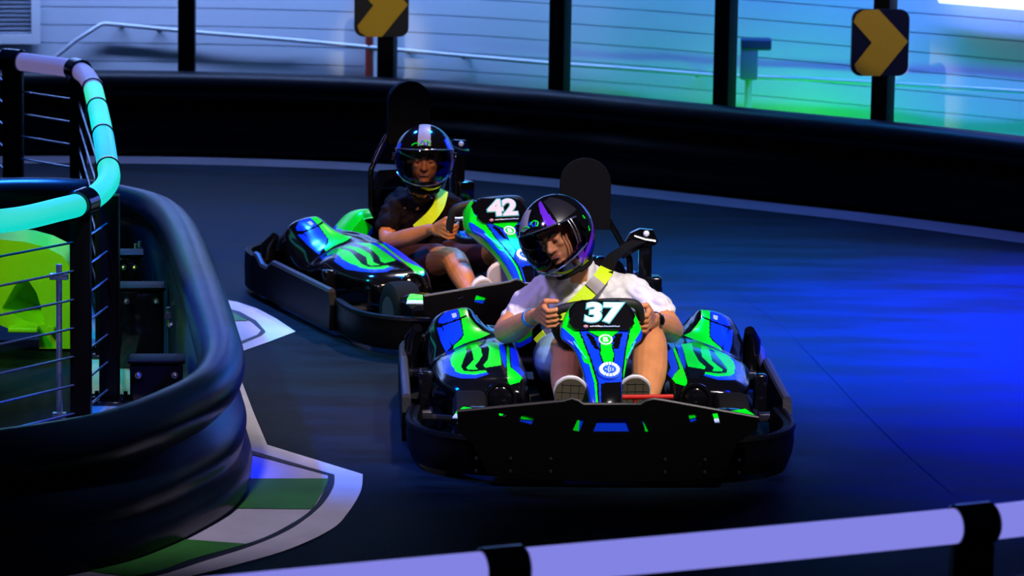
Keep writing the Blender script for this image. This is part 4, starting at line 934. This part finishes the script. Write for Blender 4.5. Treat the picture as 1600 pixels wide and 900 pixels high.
def ribbon(pts, wd, face, name, m, parent, th=.003):
    """strap along pts; face = direction its flat side looks"""
    C = spline(pts, 6); f = [Vector(x).normalized() for x in face]; rings = []
    for i, p in enumerate(C):
        q = i / (len(C) - 1) * (len(f) - 1); a = int(min(q, len(f) - 2)); n = f[a].lerp(f[a + 1], q - a).normalized(); t = (C[min(i + 1, len(C) - 1)] - C[max(0, i - 1)]).normalized(); u = t.cross(n).normalized(); n = u.cross(t)
        rings.append([p + u * wd / 2 + n * th, p + u * wd / 2 - n * th, p - u * wd / 2 - n * th, p - u * wd / 2 + n * th])
    mb = MB(); mb.loft(rings); return mb.build(name, m, parent, smooth=False)

V_ = Vector
# --- driver of kart 37
D1 = dict(label='person in white t-shirt and black and purple helmet leaning left, driving the front kart', s=1, hs=.98, skin=M_skin, ease=.014, shirt=M_shirt, shorts=M_shorts, style=1, helm=1.08, grid=True,
    head=((-.128, .085, .712), -28, 16, -23), neck=(-.040, .20, .545), neck_top=(-.055, .185, .578),
    torso=[((0, .36, .14), .15, .10, (0, 0, 1)), ((0, .36, .22), .155, .115, (0, -.2, 1)), ((-.01, .32, .32), .145, .105, (0, -.4, 1)), ((-.01, .27, .42), .165, .115, (0, -.4, 1)), ((-.005, .235, .485), .15, .085, (0, -.4, 1)), ((-.02, .215, .525), .09, .065, (0, -.4, 1)), ((-.035, .205, .55), .06, .055, (0, -.4, 1))],
    shirt_rings=[((0, .36, .16), .15, .11, (0, 0, 1)), ((0, .36, .22), .155, .12, (0, -.2, 1)), ((-.01, .32, .32), .15, .115, (0, -.4, 1)), ((-.01, .27, .42), .17, .125, (0, -.4, 1)), ((-.0, .235, .49), .172, .10, (0, -.4, 1)), ((-.015, .215, .54), .12, .075, (0, -.4, 1)), ((-.03, .205, .565), .065, .055, (0, -.4, 1))],
    arms=[dict(pts=[(V_((-.16, .23, .475)), .046), (V_((-.25, .175, .42)), .046), (V_((-.318, .10, .350)), .045), (V_((-.285, -.03, .385)), .047), (V_((-.222, -.20, .462)), .029)], grip=(-.166, -.372, .498), axis=(.0, -.35, .9), out=(-1, .28, -.12),
               sleeve=[(V_((-.155, .23, .49)), .064), (V_((-.215, .205, .452)), .062), (V_((-.268, .158, .400)), .065)]),
          dict(pts=[(V_((.145, .235, .475)), .046), (V_((.245, .165, .43)), .048), (V_((.300, .08, .365)), .048), (V_((.275, -.05, .395)), .048), (V_((.216, -.20, .445)), .030)], grip=(.152, -.350, .478), axis=(0, -.35, .9), out=(1, .35, .0),
               sleeve=[(V_((.140, .23, .49)), .066), (V_((.200, .20, .458)), .064), (V_((.268, .150, .415)), .066)])],
    legs=[dict(pts=[(V_((-.10, .30, .18)), .085), (V_((-.115, .02, .27)), .074), (V_((-.098, -.20, .335)), .058), (V_((-.112, -.36, .275)), .060), (V_((-.124, -.60, .20)), .036)], heel=(-.130, -.735, .125), toe=(-.118, -.80, .345), w=.120, n=(0, .95, .28),
               short=[(V_((-.09, .32, .18)), .10), (V_((-.12, .10, .25)), .094), (V_((-.125, -.08, .29)), .088)], mats=(mat('brown canvas', (.10, .08, .06), .8), mat('olive rubber sole', (.10, .085, .05), .8), mat('white rubber', (.75, .74, .78), .6))),
          dict(pts=[(V_((.10, .30, .18)), .085), (V_((.16, .02, .30)), .076), (V_((.198, -.20, .375)), .062), (V_((.190, -.36, .30)), .066), (V_((.155, -.60, .20)), .040)], heel=(.112, -.735, .135), toe=(.108, -.80, .350), w=.112, n=(0, .95, .28),
               short=[(V_((.09, .32, .18)), .10), (V_((.14, .12, .26)), .094), (V_((.165, -.01, .305)), .088)], mats=(MATS['brown canvas'], MATS['olive rubber sole'], MATS['white rubber']))],
    hips=[((0, .36, .12), .16, .12, (0, 0, 1)), ((0, .36, .20), .165, .13, (0, 0, 1)), ((0, .34, .25), .15, .12, (0, 0, 1))])
d1 = build_driver(K1, D1)
# wristband on one arm, watch on the other
def cuff(c, ax, r, w_, name, m, parent, n=24):
    c, ax = V_(c), V_(ax).normalized(); u = ax.orthogonal().normalized(); v = ax.cross(u)
    mb = MB(); mb.loft([[c + ax * o + (u * math.cos(a) + v * math.sin(a)) * rr for a in [2 * PI * q / n for q in range(n)]] for o, rr in ((-w_, r - .003), (-w_, r), (w_, r), (w_, r - .003))], caps=False); return mb.build(name, m, parent)
cuff((-.235, -.165, .448), (.063, -.17, .077), .0345, .009, 'wristband', mat('blue wristband', (.02, .25, .85), .5), d1)
wt = cuff((.222, -.178, .441), (-.06, -.15, .05), .035, .010, 'watch', M_web, d1)
mb = MB(); mb.box((.243, -.21, .452), (.016, .03, .036), bev=.004); mb.build('watch_face', M_gloss, wt)

B1 = [(.215, .545, .625), (.15, .40, .620), (.085, .22, .608), (.055, .10, .575), (.0, .075, .52), (-.06, .065, .455), (-.115, .08, .40), (-.15, .12, .34), (-.185, .20, .27)]
F1 = [(-.3, -.8, .6), (-.3, -.7, .8), (-.2, -.8, .8), (-.1, -1, .5), (0, -1, .4), (0, -1, .3), (0, -1, .2), (-.2, -1, .2), (-.4, -.9, .2)]
ribbon(B1[:4], .052, F1[:4], 'seat_belt', M_web, kart1)
o = ribbon([(.060, .115, .584), (.030, .068, .552), (-.02, .050, .500), (-.07, .045, .45), (-.12, .065, .395)], .056, F1[3:8], 'belt_cover', M_neon, kart1, .004); o['label'] = 'neon yellow belt cover'
ribbon([(.028, .060, .552), (.012, .053, .535), (-.003, .049, .519)], .0575, F1[4:6], 'reflective_patch', M_refl, o, .0055)
ribbon([(-.12, .065, .395), (-.143, .095, .353), (-.160, .12, .33)], .048, F1[6:8], 'belt_cover', M_refl, kart1, .004)
o = ribbon([(-.160, .12, .33), (-.175, .135, .312), (-.19, .15, .292)], .052, F1[6:8], 'belt_cover', M_neon, kart1, .005); o['label'] = 'neon yellow end of the belt cover'

# --- driver of kart 42 (smaller)
D2 = dict(label='person in black t-shirt and black helmet with grey top stripe, driving the rear kart', s=.85, hs=.92, skin=M_skin2, ease=.012, shirt=M_dark_shirt, shorts=M_shorts2, style=2, helm=1.10, grid=False,
    head=((-.085, .14, .650), -22, 6, 0), neck=(-.07, .24, .49), neck_top=(-.075, .225, .515),
    torso=[((-.02, .36, .14), .13, .09, (0, 0, 1)), ((-.02, .36, .22), .13, .10, (0, -.1, 1)), ((-.04, .34, .32), .12, .09, (0, -.3, 1)), ((-.06, .30, .40), .135, .095, (0, -.3, 1)), ((-.06, .27, .45), .135, .08, (0, -.3, 1)), ((-.07, .25, .485), .08, .06, (0, -.3, 1))],
    shirt_rings=[((-.02, .36, .16), .135, .10, (0, 0, 1)), ((-.02, .36, .22), .135, .105, (0, -.1, 1)), ((-.04, .34, .32), .13, .10, (0, -.3, 1)), ((-.06, .30, .40), .142, .10, (0, -.3, 1)), ((-.06, .27, .45), .14, .08, (0, -.3, 1)), ((-.07, .25, .495), .085, .062, (0, -.3, 1))],
    arms=[dict(pts=[(V_((-.14, .28, .42)), .036), (V_((-.215, .225, .37)), .038), (V_((-.245, .14, .305)), .038), (V_((-.225, .0, .335)), .039), (V_((-.175, -.16, .395)), .025)], grip=(-.135, -.315, .42), axis=(0, -.4, .9), out=(-1, .28, -.12), r=.9,
               sleeve=[(V_((-.15, .27, .44)), .060), (V_((-.185, .255, .41)), .058), (V_((-.228, .21, .355)), .056)]),
          dict(pts=[(V_((.03, .28, .43)), .036), (V_((.125, .205, .38)), .038), (V_((.17, .10, .31)), .038), (V_((.16, -.05, .34)), .039), (V_((.145, -.18, .40)), .025)], grip=(.14, -.335, .45), axis=(0, -.4, .9), out=(1, .35, 0), r=.9,
               sleeve=[(V_((.04, .27, .445)), .060), (V_((.08, .24, .42)), .058), (V_((.13, .20, .375)), .056)])],
    legs=[dict(pts=[(V_((-.08, .32, .16)), .075), (V_((-.085, .05, .215)), .066), (V_((-.075, -.18, .262)), .054), (V_((-.095, -.32, .235)), .052), (V_((-.138, -.56, .185)), .036)], heel=(-.150, -.66, .10), toe=(-.150, -.73, .27), w=.095, n=(0, .95, .28), sock=(V_((-.128, -.52, .190)), V_((-.142, -.60, .175))),
               short=[(V_((-.08, .32, .17)), .09), (V_((-.085, .14, .20)), .082), (V_((-.082, .0, .232)), .074)], mats=(mat('white leather', (.62, .60, .66), .5), mat('pale grey rubber', (.45, .43, .50), .6), mat('white rubber', (.75, .74, .78), .6))),
          dict(pts=[(V_((.07, .32, .16)), .075), (V_((.12, .05, .23)), .066), (V_((.155, -.18, .275)), .054), (V_((.10, -.36, .22)), .052), (V_((-.035, -.55, .17)), .036)], heel=(-.070, -.64, .135), toe=(-.058, -.70, .325), w=.108, n=(0, .95, .28),
               short=[(V_((.07, .32, .17)), .09), (V_((.10, .14, .21)), .082), (V_((.13, -.04, .252)), .074)], mats=(MATS['white leather'], MATS['pale grey rubber'], MATS['white rubber']))],
    hips=[((-.02, .36, .12), .135, .105, (0, 0, 1)), ((-.02, .36, .20), .14, .11, (0, 0, 1)), ((-.02, .34, .24), .13, .10, (0, 0, 1))])
d2 = build_driver(K2, D2)
B2 = [(.215, .545, .625), (.12, .42, .56), (.03, .25, .515), (-.01, .165, .47), (-.06, .155, .42), (-.12, .165, .36), (-.17, .20, .29)]
F2 = [(-.3, -.8, .6), (-.2, -.8, .8), (-.1, -1, .6), (0, -1, .4), (0, -1, .3), (0, -1, .2), (-.3, -1, .2)]
ribbon(B2[:4], .045, F2[:4], 'seat_belt', M_web, kart2)
o = ribbon([(.02, .19, .505), (-.02, .13, .45), (-.07, .10, .405), (-.125, .12, .35)], .050, F2[3:7], 'belt_cover', M_neon, kart2, .004); o['label'] = 'neon yellow belt cover'
